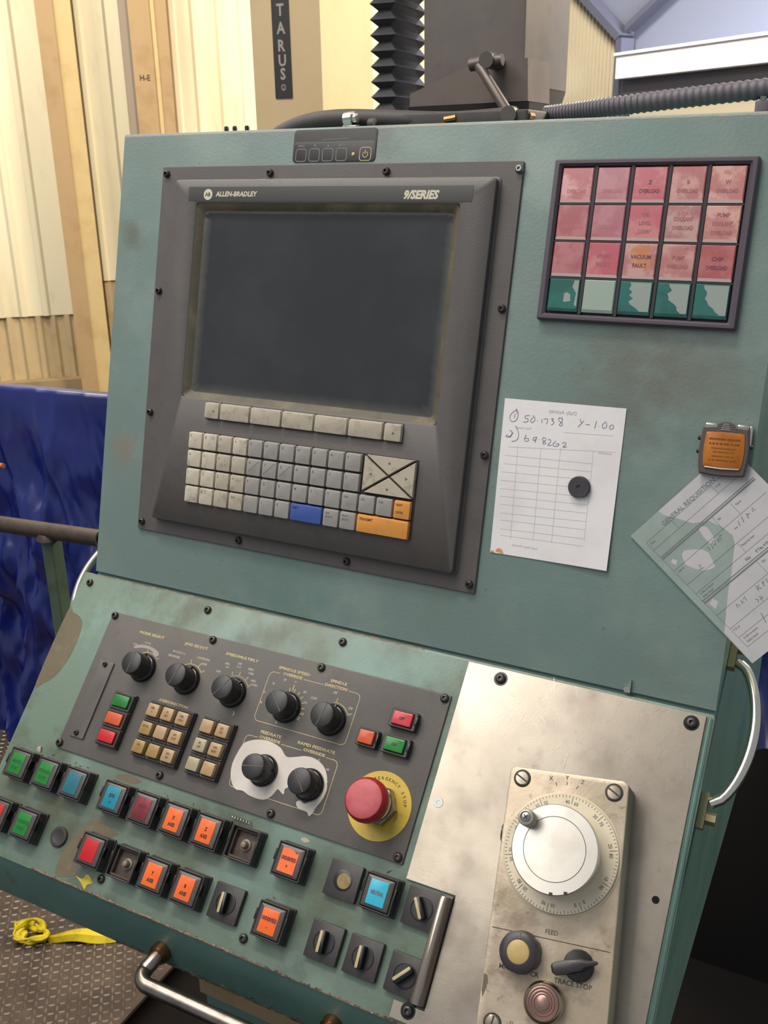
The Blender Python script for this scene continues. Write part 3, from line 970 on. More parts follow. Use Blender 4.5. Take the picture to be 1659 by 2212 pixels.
for (x, y) in ((7.5, 531), (164, 530.7), (320.6, 531), (7.5, 84), (163.5, 83), (319, 82.6), (475.5, 83.5), (8, 385), (8.1, 228.8), (476.5, 386), (476, 228)):
    o = screw(t, 0, 0, r=4.6, h=4.2)
    o.matrix_local = F @ Matrix.Translation((x / 1000, y / 1000, .003))
o = screw(t, 0, 0, r=4.6, h=4.2, mat='screw_steel')
o.matrix_local = F @ Matrix.Translation((.4783, .5315, .003))
# keypad wells, thin slabs with the shade between keys in their colour
b = MB()
b.box(105.6, 380.8, 229.8, 251.5, 13.9, 14.2)
b.box(84.6, 312.2, 122.4, 212.6, 13.9, 14.2)
b.box(244, 404.2, 122.4, 168, 13.9, 14.2)
b.box(312, 404, 168, 213.2, 13.9, 14.2)
b.build('key_shade_slab', 'key_shadow', t, F, smooth=0)
def key(x0, x1, y0, y1, mat, leg=None, legmat='print_grey', size=4.2):
    b = MB()
    b.rbox((x0 + x1) / 2, (y0 + y1) / 2, x1 - x0, y1 - y0, 14, 19, r=1.4, b=.9, seg=2, taper=.5)
    o = b.build('key', mat, t, F, smooth=30)
    if leg:
        b = MB()
        for i, ln in enumerate(leg.split('\n')):
            b.text(ln, x0 + 3.2, y1 - 5.2 - i * size * 1.15, size, z=19.1, align='L', bold=.02, sx=.85)
        b.build('legend', legmat, o, smooth=0)
    return o
P0, PX, RY = 85.4, 22.66, (211.9, 188.9, 166.0, 143.5)
def kx(c, n=1):
    return P0 + c * PX, P0 + (c + n) * PX - 1.7
row1 = ['7', '8', '9', '+', 'O', 'N', 'G', 'RT', 'D', 'H', 'F']
row2 = ['4', '5', '6', '.', 'X', 'Y', 'Z', 'A', 'B', 'C', 'L']
row3 = ['1', '2', '3', '=', 'P', 'Q', 'R', 'M', 'S', 'T', 'EOB', 'DEL', 'CAN']
row4 = ['-', '0', ',', 'CALC', 'I', 'J', 'K']
for r_, row in enumerate((row1, row2, row3, row4)):
    for c, g in enumerate(row):
        x0, x1 = kx(c)
        m_ = 'key_white' if (c < 2 or (c == 3 and r_ == 0)) else 'key_beige' if c < 4 else 'key_grey'
        o = key(x0, x1, RY[r_] - 21.2, RY[r_], m_, g, size=4.6 if len(g) == 1 else 3.6)
        if r_ == 1 and 4 <= c <= 6:
            b = MB(); b.ribbon([(x0 + 2.5, RY[r_] - 17), (x1 - 3, RY[r_] - 2.5)], .5, 19.1)
            b.build('slash_mark', 'print_grey', o, smooth=0)
x0, x1 = kx(13); key(x0, x1, RY[2] - 21.2, RY[2], 'key_orange', 'RESET\n\nCNTRL', 'print_black', 3.7)
x0, x1 = kx(7, 2); key(x0, x1, RY[3] - 21.2, RY[3], 'key_blue', 'SHIFT', 'print_black', 4)
x0, x1 = kx(9); key(x0, x1, RY[3] - 21.2, RY[3], 'key_grey', 'DISP\nSELECT', 'print_grey', 3.6)
x0, x1 = kx(10); key(x0, x1, RY[3] - 21.2, RY[3], 'key_grey', 'PROG\nSELECT', 'print_grey', 3.6)
x0, x1 = kx(11, 3); key(x0, x1, RY[3] - 21.2, RY[3], 'key_orange', 'TRANSMIT', 'print_black', 4.4)
def tri(cx, cy, r, a, z, parent):
    b = MB()
    b.face([(cx + r * math.cos(a + k * 2 * PI / 3), cy + r * math.sin(a + k * 2 * PI / 3), z) for k in range(3)])
    return b.build('arrow_mark', 'print_grey', parent, smooth=0)
ax0, ax1, ay0, ay1 = 336.0, 403.2, 168.4, 213.2
acx, acy = (ax0 + ax1) / 2, (ay0 + ay1) / 2
for (p, q, a) in (((ax0, ay1), (ax1, ay1), 90), ((ax1, ay1), (ax1, ay0), 0), ((ax1, ay0), (ax0, ay0), -90), ((ax0, ay0), (ax0, ay1), 180)):
    ctr = Vector(((p[0] + q[0] + acx) / 3, (p[1] + q[1] + acy) / 3))
    def shr(v, k):
        v = Vector(v)
        return ctr + (v - ctr) * (1 - k)
    b = MB()
    tr = [p, q, (acx, acy)]
    b.loops([[(*shr(v, k), z) for v in tr] for k, z in ((.09, 14), (.11, 18.2), (.15, 19))])
    o = b.build('arrow_key', 'key_beige', t, F, smooth=20)
    tri(ctr.x, ctr.y, 2.2, R(a), 19.15, o)
soft = [(106.4, 128.3), (129.8, 173.6), (175.2, 219), (220.6, 264.5), (266, 310), (311.5, 356), (357.8, 380)]
for i, (x0, x1) in enumerate(soft):
    o = key(x0, x1, 230.6, 251, 'key_beige')
    if i in (0, 6):
        tri((x0 + x1) / 2 + (3 if i == 0 else 1), 240, 2.2, PI if i == 0 else 0, 19.15, o)

# small button strip of the screen
t = thing('screen_button_strip', 'small black membrane strip of screen buttons above the monitor', 'button strip', at(UP, 247, 562))
F = loc(t, UP)
b = MB(); b.rbox(247.5, 561.5, 111, 37, 0, .8, r=4, b=.3)
b.build('membrane', 'strip_grey', t, F)
b = MB(); b.rbox(247.5, 554.5, 110, 23, .8, 1.0, r=4, b=.1)
b.build('button_field', 'bezel_dark', t, F)
def outline(cx, cy, w_, h_, r, lw, z, mat, parent, name='button_outline', frame=None):
    b = MB()
    p = MB.rr(cx, cy, w_, h_, r, 5)
    b.ribbon(p + [p[0]], lw, z)
    return b.build(name, mat, parent, frame, smooth=0)
for x in (203.8, 222, 240.2, 258.5):
    outline(x, 551, 14, 14, 3, .8, 1.2, 'print_dim', t, 'button', F)
o = outline(290, 551, 14.5, 14.5, 3, .8, 1.2, 'print_tan', t, 'power_button', F)
b = MB()
b.ribbon([(290 + 3.2 * math.cos(a), 550.5 + 3.2 * math.sin(a)) for a in [R(120) + R(300) * k / 16 for k in range(17)]], .8, 1.2)
b.ribbon([(290, 551), (290, 555.5)], .8, 1.2)
b.build('power_symbol', 'print_tan', o, smooth=0)
b = MB()
b.text('MENU', 203.8, 561.5, 3.4, z=1.2, bold=.02); b.text('AUTO', 258.5, 561.5, 3.4, z=1.2, bold=.02)
b.face([(220.6, 562.8, 1.2), (223.4, 562.8, 1.2), (222, 560, 1.2)]); b.face([(238.8, 560, 1.2), (241.6, 560, 1.2), (240.2, 562.8, 1.2)])
b.ribbon([(232, 568), (266, 569)], .6, 1.0)
b.build('marks', 'print_dim', t, F, smooth=0)
b = MB(); b.lathe(274.4, 551, [(2, 1), (2, 1.6), (1.2, 2)], n=14)
b.build('indicator', 'led_amber', t, F)

# ================================================================== ALARM WINDOW PANEL
t = thing('alarm_panel', 'framed alarm annunciator of twenty square pink and green lamp windows', 'alarm panel', at(UP, 617, 458))
F = loc(t, UP)
b = MB()
oc, iw, ih = (617, 458.5), 182.5, 148.5
L = []
for w_, h_, z in ((200, 163, 0), (200, 163, 5), (196.5, 159.5, 8), (189, 154, 8), (iw + 1, ih + 1, 5), (iw, ih, 1)):
    L.append([(x, y, z) for x, y in MB.rr(oc[0], oc[1], w_, h_, 1.5, 2)])
b.loops(L, True, False)
b.build('frame', 'alarm_frame', t, F, smooth=25)
b = MB()
for i in range(4):
    x = 526.9 + 36.9 * (i + 1) - 2.2
    b.box(x - 1.6, x + 1.6, oc[1] - ih / 2, oc[1] + ih / 2, .5, 5.5)
for j in range(3):
    y = 531.4 - 37.25 * (j + 1) + 1.3
    b.box(oc[0] - iw / 2, oc[0] + iw / 2, y - .8, y + .8, .5, 5.0)
b.box(oc[0] - iw / 2, oc[0] + iw / 2, oc[1] - ih / 2, oc[1] + ih / 2, .2, .8)
b.build('grid', 'alarm_frame_dark', t, F, smooth=0)
WT = [[('', 'OVERLOAD', 'f'), ('', 'OVERLOAD', 'f'), ('Z', 'OVERLOAD', 'd'), ('B', 'OVERLOAD', 'm'), ('W', 'OVERLOAD', 'm')],
      [('', 'OVERLOAD', 'f'), ('', 'OVERLOAD', 'f'), ('OIL', 'LEVEL', 'LOW', 'm'), ('COOLANT', 'OVERLOAD', 'm'), ('PUMP', 'COOLANT', 'OVERLOAD', 'm')],
      [('', '', 'f'), ('SPINDLE', 'FAULT', 'm'), ('VACUUM', 'FAULT', 'd'), ('PUMP', 'OVERLOAD', 'm'), ('CHIP', 'OVERLOAD', 'd')]]
RM = [[0, 1, 2, 3, 4], [5, 1, 2, 6, 4], [5, 2, 3, 3, 7]]
M('lamp_text_d', (112, 60, 78), rough=.5); M('lamp_text_m', (150, 92, 98), rough=.5); M('lamp_text_f', (176, 106, 110), rough=.5)
for j in range(4):
    for i in range(5):
        x0 = 526.9 + 36.9 * i
        y1 = 531.4 - 37.25 * j
        b = MB()
        w_, h_ = 32.4, (34.6 if j < 3 else 33)
        c = (x0 + w_ / 2, y1 - h_ / 2)
        b.rbox(c[0], c[1], w_, h_, .6, 5.2, r=.6, b=0, seg=1)
        b.loops([[(x, y, z) for x, y in ((x0, y1 - h_), (x0 + w_, y1 - h_), (x0 + w_, y1), (x0, y1))] if z < 6 else
                 [(x0 + 1, y1 - h_ + 3, z), (x0 + w_ - 1, y1 - h_ + 3, z), (x0 + w_ - 1, y1 - 1, z), (x0 + 1, y1 - 1, z)] for z in (5.2, 6.4)], False, True)
        if j < 3:
            b.mi[-5] = 1                                          # lower bevel painted pale for light glowing through the window
        mt = 'lamp_red_%d' % RM[j][i] if j < 3 else ('lamp_greygreen' if i == 1 else 'lamp_green')
        o = b.build('lamp_window', [mt, 'lip_glow'], t, F, smooth=0)
        if j < 3:
            lines = WT[j][i][:-1]
            b = MB()
            n = len(lines)
            for k, ln in enumerate(lines):
                if ln:
                    b.text(ln, c[0] + .5, c[1] + (n - 1) * 4.2 - k * 8.4 - (2 if j == 0 else 0), 5.4, z=6.5, sx=.72 if len(ln) > 6 else .9, bold=.04)
            if b.v:
                b.build('legend', 'lamp_text_' + WT[j][i][-1], o, smooth=0)
        elif i != 1:
            rr_ = random.Random(i + 3)
            pts = []
            if i == 0:
                for k in range(11):
                    a = 2 * PI * k / 11
                    q = rr_.uniform(3.2, 5.4)
                    pts.append((x0 + 20 + q * math.cos(a), y1 - 19 + q * 1.2 * math.sin(a)))
            else:
                left = [10, 11, 9, 12.5, 10, 14, 11, 13, 18, 22] if i == 2 else [11, 12, 15, 11, 13, 12.5, 18, 21, 22, 25] if i == 3 else [8, 9, 11, 12, 10, 13, 15, 19, 22, 26]
                for k, q in enumerate(left):
                    pts.append((x0 + q + rr_.uniform(-.7, .7), y1 - 1.2 - k * (h_ - 4.5) / 9))
                pts += [(x0 + w_ - 1.2, y1 - h_ + 3.4), (x0 + w_ - 1.2, y1 - 1.2)]
            b = MB(); b.face([(x, y, 6.55) for x, y in pts])
            if i == 0:
                b.face([(x0 + w_ - 6, y1 - 1.3, 6.55), (x0 + w_ - 7.5, y1 - 8, 6.55), (x0 + w_ - 3, y1 - 14, 6.55), (x0 + w_ - 4, y1 - 26, 6.55), (x0 + w_ - 1.2, y1 - 28, 6.55), (x0 + w_ - 1.2, y1 - 1.3, 6.55)])
            b.build('worn_print', 'lamp_worn', o, smooth=0)
        if (i, j) == (2, 2):
            b = MB()
            b.face([(x0 + x, y1 - y, 6.45) for x, y in ((5, 9), (9, 4), (17, 2), (25, 2.5), (26, 6), (24, 12), (27, 15), (27, 23), (23, 27), (20, 23), (12, 24), (8, 20), (10, 14))])
            b.build('stain', 'rust_stain', o, smooth=0)

# ================================================================== PAPERS, MAGNET, CLIP
def UPL(x, y):
    return at(UP, x, y)
t = thing('handwritten_note', 'white paper note with pencilled figures held by a black magnet', 'note', at(UP, 556, 208))
F = loc(t, UP)
A_, B_, C_, D_ = (490.8, 291.6), (622.2, 293.0), (624.2, 124.4), (494.4, 122.6)
def pz(u, v):                                                   # the loose lower right corner lifts off the steel
    return .5 + 5.5 * max(0, u - .35) ** 1.5 * v ** 2 + 1.2 * max(0, .15 - v) * u
def pxy(u, v):
    x = (A_[0] * (1 - u) + B_[0] * u) * (1 - v) + (D_[0] * (1 - u) + C_[0] * u) * v
    y = (A_[1] * (1 - u) + B_[1] * u) * (1 - v) + (D_[1] * (1 - u) + C_[1] * u) * v
    return x, y
def puv(x, y):
    v = (292.3 - y) / 168.9
    xl = A_[0] + (D_[0] - A_[0]) * v
    xr = B_[0] + (C_[0] - B_[0]) * v
    return (x - xl) / (xr - xl), v
b = MB()
NX, NY = 14, 18
for dz in (.25, 0):
    for j in range(NY + 1):
        for i in range(NX + 1):
            x, y = pxy(i / NX, j / NY)
            b.v.append((x, y, pz(i / NX, j / NY) + dz))
W = NX + 1
off = W * (NY + 1)
for j in range(NY):
    for i in range(NX):
        a = j * W + i
        b.f += [(a, a + W, a + W + 1, a + 1), (off + a, off + a + 1, off + a + W + 1, off + a + W)]
        b.mi += [0, 0]
b.build('sheet', 'paper', t, F, smooth=60, recalc=False)
def on_paper(b, dz=.45):
    b.v = [(x, y, pz(*[max(0, min(1, q)) for q in puv(x, y)]) + dz) for x, y, z in b.v]
    return b
def seg(p, q, n=14):
    return [(p[0] + (q[0] - p[0]) * k / n, p[1] + (q[1] - p[1]) * k / n) for k in range(n + 1)]
b = MB()
for p, q in (((511.7, 242.1), (515.8, 140)), ((537.5, 243.4), (541.2, 143.2)), ((558.7, 245), (561.6, 143.8)), ((593.9, 246.6), (596.5, 151.2)),
             ((498.2, 230.6), (594, 233)), ((497.5, 221.4), (594, 224.6)), ((496.8, 212.2), (594, 216)), ((496.5, 202.9), (594, 207)), ((497.2, 193.9), (593.8, 198.1)),
             ((498.2, 185.7), (594.1, 189.7)), ((499.3, 177), (595, 181)), ((500.5, 167.5), (595.5, 172.2)), ((501.4, 159.8), (595.5, 163.5)), ((502.6, 150.2), (596, 154)), ((503.5, 143.3), (596, 146)), ((500.7, 240), (617.4, 247.7)), ((560, 262), (612, 264))):
    b.ribbon(seg(p, q), .35)
on_paper(b).build('ruled_lines', 'paper_line', t, F, smooth=0)['kind'] = 'stuff'
b = MB()
b.text('Daily Activity', 556, 283, 5.6, mirror=True, bold=.01)
b.text('Time Actual', 516, 262, 3.4, mirror=True); b.text('Comments', 606, 245.4, 3.2, mirror=True); b.text('Total Hours Worked', 533, 135, 3.4, mirror=True)
on_paper(b).build('show_through', 'paper_bleed', t, F, smooth=0)['kind'] = 'stuff'
ST = [[(506.0, 280.6), (502.3, 278.1), (499.2, 273.9), (499.3, 269.6), (501.8, 267.5), (505.7, 268.5), (507.7, 272.6), (507.7, 276.9), (506.4, 280.2)], [(504.3, 276.1), (504.0, 271.4)], [(505.0, 281.7), (506.6, 275.9)],
      [(521.0, 275.8), (516.2, 275.0), (516.3, 272.2), (519.1, 272.5), (519.6, 270.0), (517.4, 268.3), (514.3, 268.6)], [(525.5, 274.8), (523.2, 272.3), (522.6, 269.4), (524.9, 268.8), (526.9, 271.1), (526.8, 274.1), (524.4, 276.4)], [(529.8, 271.0), (530.4, 270.9)],
      [(534.8, 273.5), (535.1, 269.3)], [(536.6, 273.4), (541.0, 274.1), (540.4, 268.7)], [(544.5, 274.5), (547.2, 275.1), (546.0, 272.7), (548.1, 272.1), (547.6, 269.5), (545.3, 268.4)],
      [(556.5, 275.7), (553.3, 276.8), (553.2, 273.9), (557.5, 270.9), (556.6, 268.3), (554.3, 269.3), (557.1, 273.8), (556.0, 277.9)], [(575.5, 277.8), (577.4, 273.8)], [(579.9, 276.2), (574.5, 269.0)], [(582.1, 272.7), (586.7, 272.7)],
      [(593.2, 277.5), (592.1, 269.6)], [(596.0, 272.1), (596.3, 271.5)], [(602.0, 276.8), (599.9, 274.1), (600.3, 271.1), (603.2, 271.2), (604.2, 274.2), (602.3, 278.1)], [(608.5, 274.6), (607.2, 272.0), (609.1, 270.4), (611.3, 272.0), (611.0, 274.5), (608.5, 275.0)],
      [(500.3, 257.7), (503.1, 256.7), (502.7, 252.7), (498.9, 250.2), (497.0, 250.8), (498.2, 252.5), (501.6, 250.5), (504.6, 256.0)], [(505.9, 263.4), (509.7, 258.2), (511.1, 252.4), (509.2, 247.9), (504.0, 246.0)],
      [(519.6, 255.0), (518.1, 250.6), (519.5, 248.2), (522.6, 248.9), (522.2, 251.5), (518.8, 250.7)], [(530.8, 253.7), (527.9, 252.5), (528.0, 250.0), (530.7, 251.1), (531.4, 254.2), (530.3, 247.7)], [(534.2, 251.5), (534.7, 251.3)],
      [(541.9, 253.6), (538.7, 254.1), (538.2, 251.5), (542.0, 249.0), (540.9, 247.6), (538.6, 248.2), (542.0, 252.4)], [(543.8, 252.2), (546.4, 252.9), (547.1, 250.4), (544.5, 246.7), (548.8, 247.2)],
      [(552.6, 251.9), (550.0, 248.2), (551.6, 246.3), (555.4, 247.1), (556.4, 249.4), (553.0, 249.0)], [(559.7, 250.2), (562.6, 251.7), (564.1, 249.8), (561.1, 246.5), (565.3, 247.3)]]
b = MB()
for s_ in ST:
    pts = [(p.x, p.y) for p in smooth_path([(x, y, 0) for x, y in s_], 5)] if len(s_) > 2 else s_
    b.ribbon(pts, .52)
on_paper(b, .5).build('handwriting', 'pencil', t, F, smooth=0)['kind'] = 'stuff'
b = MB()
b.face([(505 + 4.5 * math.cos(R(a)), 122.9 + 4.8 * math.sin(R(a)) + .01 * a, 0) for a in range(0, 181, 15)])
b.face([(497 + 2.2 * math.cos(R(a)), 122.8 + 2.4 * math.sin(R(a)), 0) for a in range(0, 181, 20)])
on_paper(b).build('orange_blot', 'orange_stain', t, F, smooth=0)
t = thing('magnet_button', 'round black magnet with chipped rim pinning the white paper note', 'magnet', at(UP, 584.5, 207, .6))
b = MB()
L = []
for r_, z in ((11.6, 0), (11.6, 4.2), (10.8, 5.2), (2.4, 5.2), (1.8, 4.2)):
    L.append([(r_ * math.cos(2 * PI * k / 36) * (1 if not (26 < k < 30) else .94), r_ * math.sin(2 * PI * k / 36) * (1 if not (26 < k < 30) else .94), z) for k in range(36)])
b.loops(L)
b.build('disc', 'magnet_black', t)

t = thing('requisition_form', 'oil soaked printed requisition form hanging askew under the amber magnetic clip', 'form', at(UP, 643.4, 164.3))
ang = math.atan2(.772, .636)
F = loc(t, at(UP, 643.4, 164.3) @ Matrix.Rotation(ang, 4, 'Z'))
# local: x along the heading, y down the sheet is negative y
def sheet(poly, z0, mat, name):
    b = MB()
    b.prism([(x, -y) for x, y in poly], z0, z0 + .3)
    return b.build(name, mat, t, F, smooth=0)
sheet([(0, 0), (132, 0), (132, 170), (3, 170)], 1.6, 'paper_wet', 'sheet')
dry = [[(38, 0), (132, 0), (132, 170), (3.4, 170), (3.3, 131.4), (20, 116), (33, 104.2), (49.4, 91.3), (62, 80), (70.3, 72.9), (74.6, 65.5), (72.7, 52.6), (67.5, 39.8), (54.6, 31.5), (47, 18), (39.8, 7.5)],
       [(55.2, 39.4), (58, 38), (62.5, 43.5), (61, 53), (57.4, 60), (53.3, 60.3), (53, 48)], [(25.1, 47.8), (30, 46), (36.9, 50.7), (44, 57), (46.1, 62.9), (44, 71), (41.1, 77.7), (35, 76), (30.3, 73.3), (25, 66), (21.1, 57.4)],
       [(12, 46), (16, 45), (18, 49), (14, 52)], [(12, 101), (18, 99), (20, 105), (13, 109)]]
for k, d in enumerate(dry):
    b = MB(); b.face([(x, -y, 1.95 + .01 * k) for x, y in d])
    b.build('dry_area', 'paper_dry', t, F, smooth=0)
b = MB()
def HL(x0, y0, x1, y1, w_=.34):
    b.ribbon([(x0, -y0), (x1, -y1)], w_, 2.05)
HL(7.3, 15.8, 124, 15.4); HL(7, 26.3, 124, 26); HL(8, 36.3, 127, 36.4, .9); HL(8, 38.6, 127, 38.6, 1.6)
for y in (54.8, 73.5, 85.5):
    HL(8.8, y, 126, y)
HL(8, 94.8, 126, 95.4, .9); HL(8.4, 97.6, 126, 97.6, 1.5); HL(9.1, 114, 126, 113.8); HL(10.6, 131.9, 126, 131); HL(10.6, 143.4, 126, 142.8); HL(10.7, 155.1, 126, 154.9); HL(60, 155, 84, 155, 1)
HL(7.3, 15.8, 10.7, 155.1); HL(41.5, 15.2, 41.3, 26); HL(92.6, 15.4, 92.8, 26.2); HL(94.3, 41, 94.2, 55); HL(72.4, 39.4, 72, 55.8); HL(72.7, 73.4, 72.6, 85.3); HL(74, 98.5, 73.8, 113.8)
b.text('GENERAL REQUISITION', 32, -12.6, 6.4, z=2.05, align='L', bold=.01, sx=1.0)
b.text('If Yes, 4 Hours Max', 80, -91, 4.2, z=2.05, align='L', bold=.03, sx=.8); b.text('No', 70, -91, 4.2, z=2.05, bold=.03)
for (tx, x, y) in (('Date', 10, 19.5), ('Copy', 95, 19.5), ('Required Item', 74, 78), ('Name', 97, 45), ('Bill', 75, 45), ('Is this an action', 12, 88), ('Safety Issue?', 12, 92), ('Is this an action', 14, 146.5), ('Safety Issue?', 14, 151), ('P.O. #', 12, 135), ('Item #', 11, 58), ('Qty', 77, 102)):
    b.text(tx, x, -y, 3.2, z=2.05, align='L', bold=.01, sx=.85)
b.build('printed_form', 'form_print', t, F, smooth=0)['kind'] = 'stuff'
b = MB()
for s_ in ([(48.7, 62.4), (49.5, 59), (48.5, 58)], [(52, 63), (54, 58)], [(56, 62), (55, 58), (58, 57), (57, 61)], [(62, 62), (60.5, 59.5), (63.5, 59)], [(64, 62), (65, 57.5), (67.5, 58)],
           [(80, 62), (84, 62)], [(86, 63), (88, 58)], [(91, 63), (93, 57)], [(97, 63), (98, 58), (101, 60), (98, 60)], [(104, 61), (106, 57), (107, 61)],
           [(30, 121), (31, 117), (33, 121)], [(36, 121), (37, 117), (38, 121)], [(41, 121), (42, 117), (39.5, 118)], [(48, 129), (50, 127), (48, 125)], [(52, 130), (53, 125), (55, 128), (52, 128)],
           [(56, 121), (57, 116), (60, 117), (57, 118.5), (60, 121)], [(63, 121), (64, 116), (66, 117), (63.5, 118.5)], [(68, 121), (68.5, 116), (70, 119), (72, 116), (72.5, 121)],
           [(40, 148), (43, 138)], [(30, 69), (32, 67), (30, 66)], [(28, 70), (33, 71)]):
    b.ribbon([(x, -y) for x, y in s_], .7, 2.08)
b.build('handwriting', 'form_print', t, F, smooth=0)['kind'] = 'stuff'

t = thing('magnetic_clip', 'square grey magnetic clip with amber label window gripping the form', 'clip', at(UP, 722.5, 262) @ Matrix.Rotation(R(1.5), 4, 'Z'))
b = MB()
def bulge(w_, h_, bw, bh, n=8):
    out = []
    for k in range(n): f = k / n; out.append((-w_ + 2 * w_ * f, -h_ - bh * math.sin(PI * f)))
    for k in range(n): f = k / n; out.append((w_ + bw * math.sin(PI * f), -h_ + 2 * h_ * f))
    for k in range(n): f = k / n; out.append((w_ - 2 * w_ * f, h_ + bh * math.sin(PI * f)))
    for k in range(n): f = k / n; out.append((-w_ - bw * math.sin(PI * f), h_ - 2 * h_ * f))
    return out
b.loops([[(x, y - 1, z) for x, y in bulge(w_, h_, 2.2, 1.6)] for w_, h_, z in ((20.5, 22.5, 2.5), (21.2, 23.2, 4), (21.2, 23.2, 8), (19.6, 21.6, 9.6))])
b.build('body', 'clip_grey', t, None, smooth=40)
b = MB()
b.loops([[(x, y, z) for x, y in bulge(w_, h_, 1.2, .8)] for w_, h_, z in ((17.6, 16.6, 9.4), (17.6, 16.6, 10.3), (17.0, 16.0, 10.6))])
b.build('label_window', 'clip_amber', t, None, smooth=40)
b = MB()
b.tube([(-16, -17.6, 10), (0, -18.3, 10.4), (16, -17.6, 10)], 1.1, 8)
b.rbox(-14, 23.4, 12, 4.5, 2, 8.6, r=1.5, b=1); b.rbox(15, 23.6, 11, 4.5, 2, 8.6, r=1.5, b=1)
b.rbox(22.4, 14, 3.2, 22, 2, 7, r=1.2, b=.8)
b.build('chrome_trim', 'clip_chrome', t, None, smooth=40)
b = MB(); b.loops([[(-11, 17.5, z), (11, 17.5, z), (7, 25, z), (3, 27, z), (-3, 27, z), (-7, 25, z)] for z in (4, 10.4)])
hg = b.build('lever', 'clip_grey', t, None, smooth=20)
b = MB()
for k in range(4):
    b.rbox(0, 19.6 + k * 1.8, 9 - k * 1.2, .9, 10.2, 11, r=.3, b=.3)
b.build('grip_rib', 'clip_chrome', hg, None, smooth=0)
for y in (10, -3):
    b = MB(); b.lathe(0, 0, [(2, 0), (2, 3), (1.2, 4)], n=12)
    b.build('pivot', 'screw_dark', t, mat_cols((0, 1, 0), (0, 0, 1), (-1, 0, 0), (-.0218, y / 1000, .006)))
b = MB(); b.lathe(0, 0, [(2, 0), (2, 3), (1.2, 4)], n=12)
b.build('pivot', 'screw_dark', t, mat_cols((0, 1, 0), (0, 0, -1), (1, 0, 0), (.0218, .005, .006)))
b = MB()
rnd = random.Random(2)
for k, (y, w_, h_) in enumerate(((10.5, 14.5, 2.0), (6, 14, 2.0), (1.5, 11.5, 1.1), (-2, 9.5, 1.1), (-6.2, 10.5, 1.1), (-10, 13, 1.4))):
    x = -w_
    while x < w_:
        l_ = rnd.uniform(1.2, 2.2) * (1.2 if h_ > 1.5 else .8)
        b.face([(x, y - h_ / 2, 10.75), (min(x + l_, w_), y - h_ / 2, 10.75), (min(x + l_, w_), y + h_ / 2 * rnd.uniform(.6, 1), 10.75), (x, y + h_ / 2 * rnd.uniform(.6, 1), 10.75)])
        x += l_ + rnd.choice((.35, .35, .4, 1.3))
b.build('worn_print', 'clip_print', t, None, smooth=0)['kind'] = 'stuff'

# ================================================================== GREY SELECTOR PLATE (lower face)
t = thing('selector_plate', 'dark grey engraved selector plate screwed to the sloping keyboard face', 'plate', at(LO, 233, -138))
SP = t
F = loc(t, LO)
b = MB(); b.rbox(233.3, -138.5, 489, 184.5, 0, 3, r=1.5, b=.6, seg=2)
b.build('plate', 'panel_grey', t, F)
for x, y in ((-5.6, 51.1), (154.4, 51), (312.6, 51.4), (471.2, 51.3), (-8.0, 224.6), (152.8, 223.5), (311.8, 224.3), (471.3, 225)):
    o = screw(t, 0, 0)
    o.matrix_local = F @ Matrix.Translation((x / 1000, -y / 1000, .003))
ZP = 3.15
b = MB()
def tx(st, x, s_, size=4.4, al='C', bold=.03, sx=.78, rot=0):
    b = MB()
    b.text(st, x, -s_, size, z=ZP, align=al, bold=bold, sx=sx, rot=rot)
    b.build('small_lettering', 'print_pale', t, F, smooth=0)
def fit(st, x0, x1, s_, size=4.6):
    vs, _ = glyphs(st, .03, 0)
    wd = (max(v[0] for v in vs) - min(v[0] for v in vs)) * size
    b = MB()
    b.text(st, (x0 + x1) / 2, -s_, size, z=ZP, bold=.03, sx=(x1 - x0) / wd)
    b.build('title_lettering', 'print_tan', t, F, smooth=0)
fit('MODE SELECT', 42.8, 82.9, 63.6); fit('JOG SELECT', 115.9, 151.7, 63.4); fit('SPEED/MULTIPLY', 179.4, 227.7, 63)
fit('AXIS/DIRECTION', 110.5, 155.3, 138.8, 4.2)
fit('SPINDLE SPEED', 257.6, 301, 63.2); fit('OVERRIDE', 266, 292.7, 69.2); fit('SPINDLE', 329.3, 351.3, 63.2); fit('DIRECTION', 324, 353.5, 69.2)
fit('FEEDRATE', 263.6, 292, 141.2); fit('OVERRIDE', 264.5, 293, 147.2); fit('RAPID FEEDRATE', 314.8, 363.9, 141); fit('OVERRIDE', 324.5, 353, 147)
tx('INCREMENTAL', 113, 76.5, 3.8); tx('HANDWHEEL', 108, 82.7, 3.8); tx('CONTINUOUS', 151, 76.6, 3.8); tx('HOME', 154.5, 82.8, 3.8)
tx('MEDL', 187.2, 74.9, 3.6); tx('X10', 188.3, 79, 3.6); tx('MED', 204.3, 71, 3.6); tx('X100', 204.2, 75.3, 3.6); tx('MEDH', 221.5, 74.5, 3.6); tx('X1000', 223.4, 79.3, 3.6); tx('LOW', 178.5, 86.7, 3.8)
tx('HIGH', 230.5, 87, 3.6); tx('X10000', 233.5, 91.5, 3.6); tx('MANUAL', 61.8, 75.3, 3.2); tx('AUTO', 43.5, 80.5, 3.2)
tx('70', 258, 83.7, 3.8); tx('80', 271.4, 76.1, 3.8); tx('90', 286.1, 75.5, 3.8); tx('100', 302, 84, 3.8); tx('110', 307.5, 95.6, 3.8); tx('120', 308.3, 109, 3.8); tx('%', 279.1, 126.6, 4.2); tx('60', 250.4, 96.1, 3.8); tx('50', 250.4, 108.8, 3.8)
tx('CCW', 316, 88.1, 4); tx('OFF', 340.2, 75.7, 4); tx('CW', 365.2, 88.7, 4)
tx('50', 347.7, 153.6, 3.6); tx('100', 361.5, 160.7, 3.6)
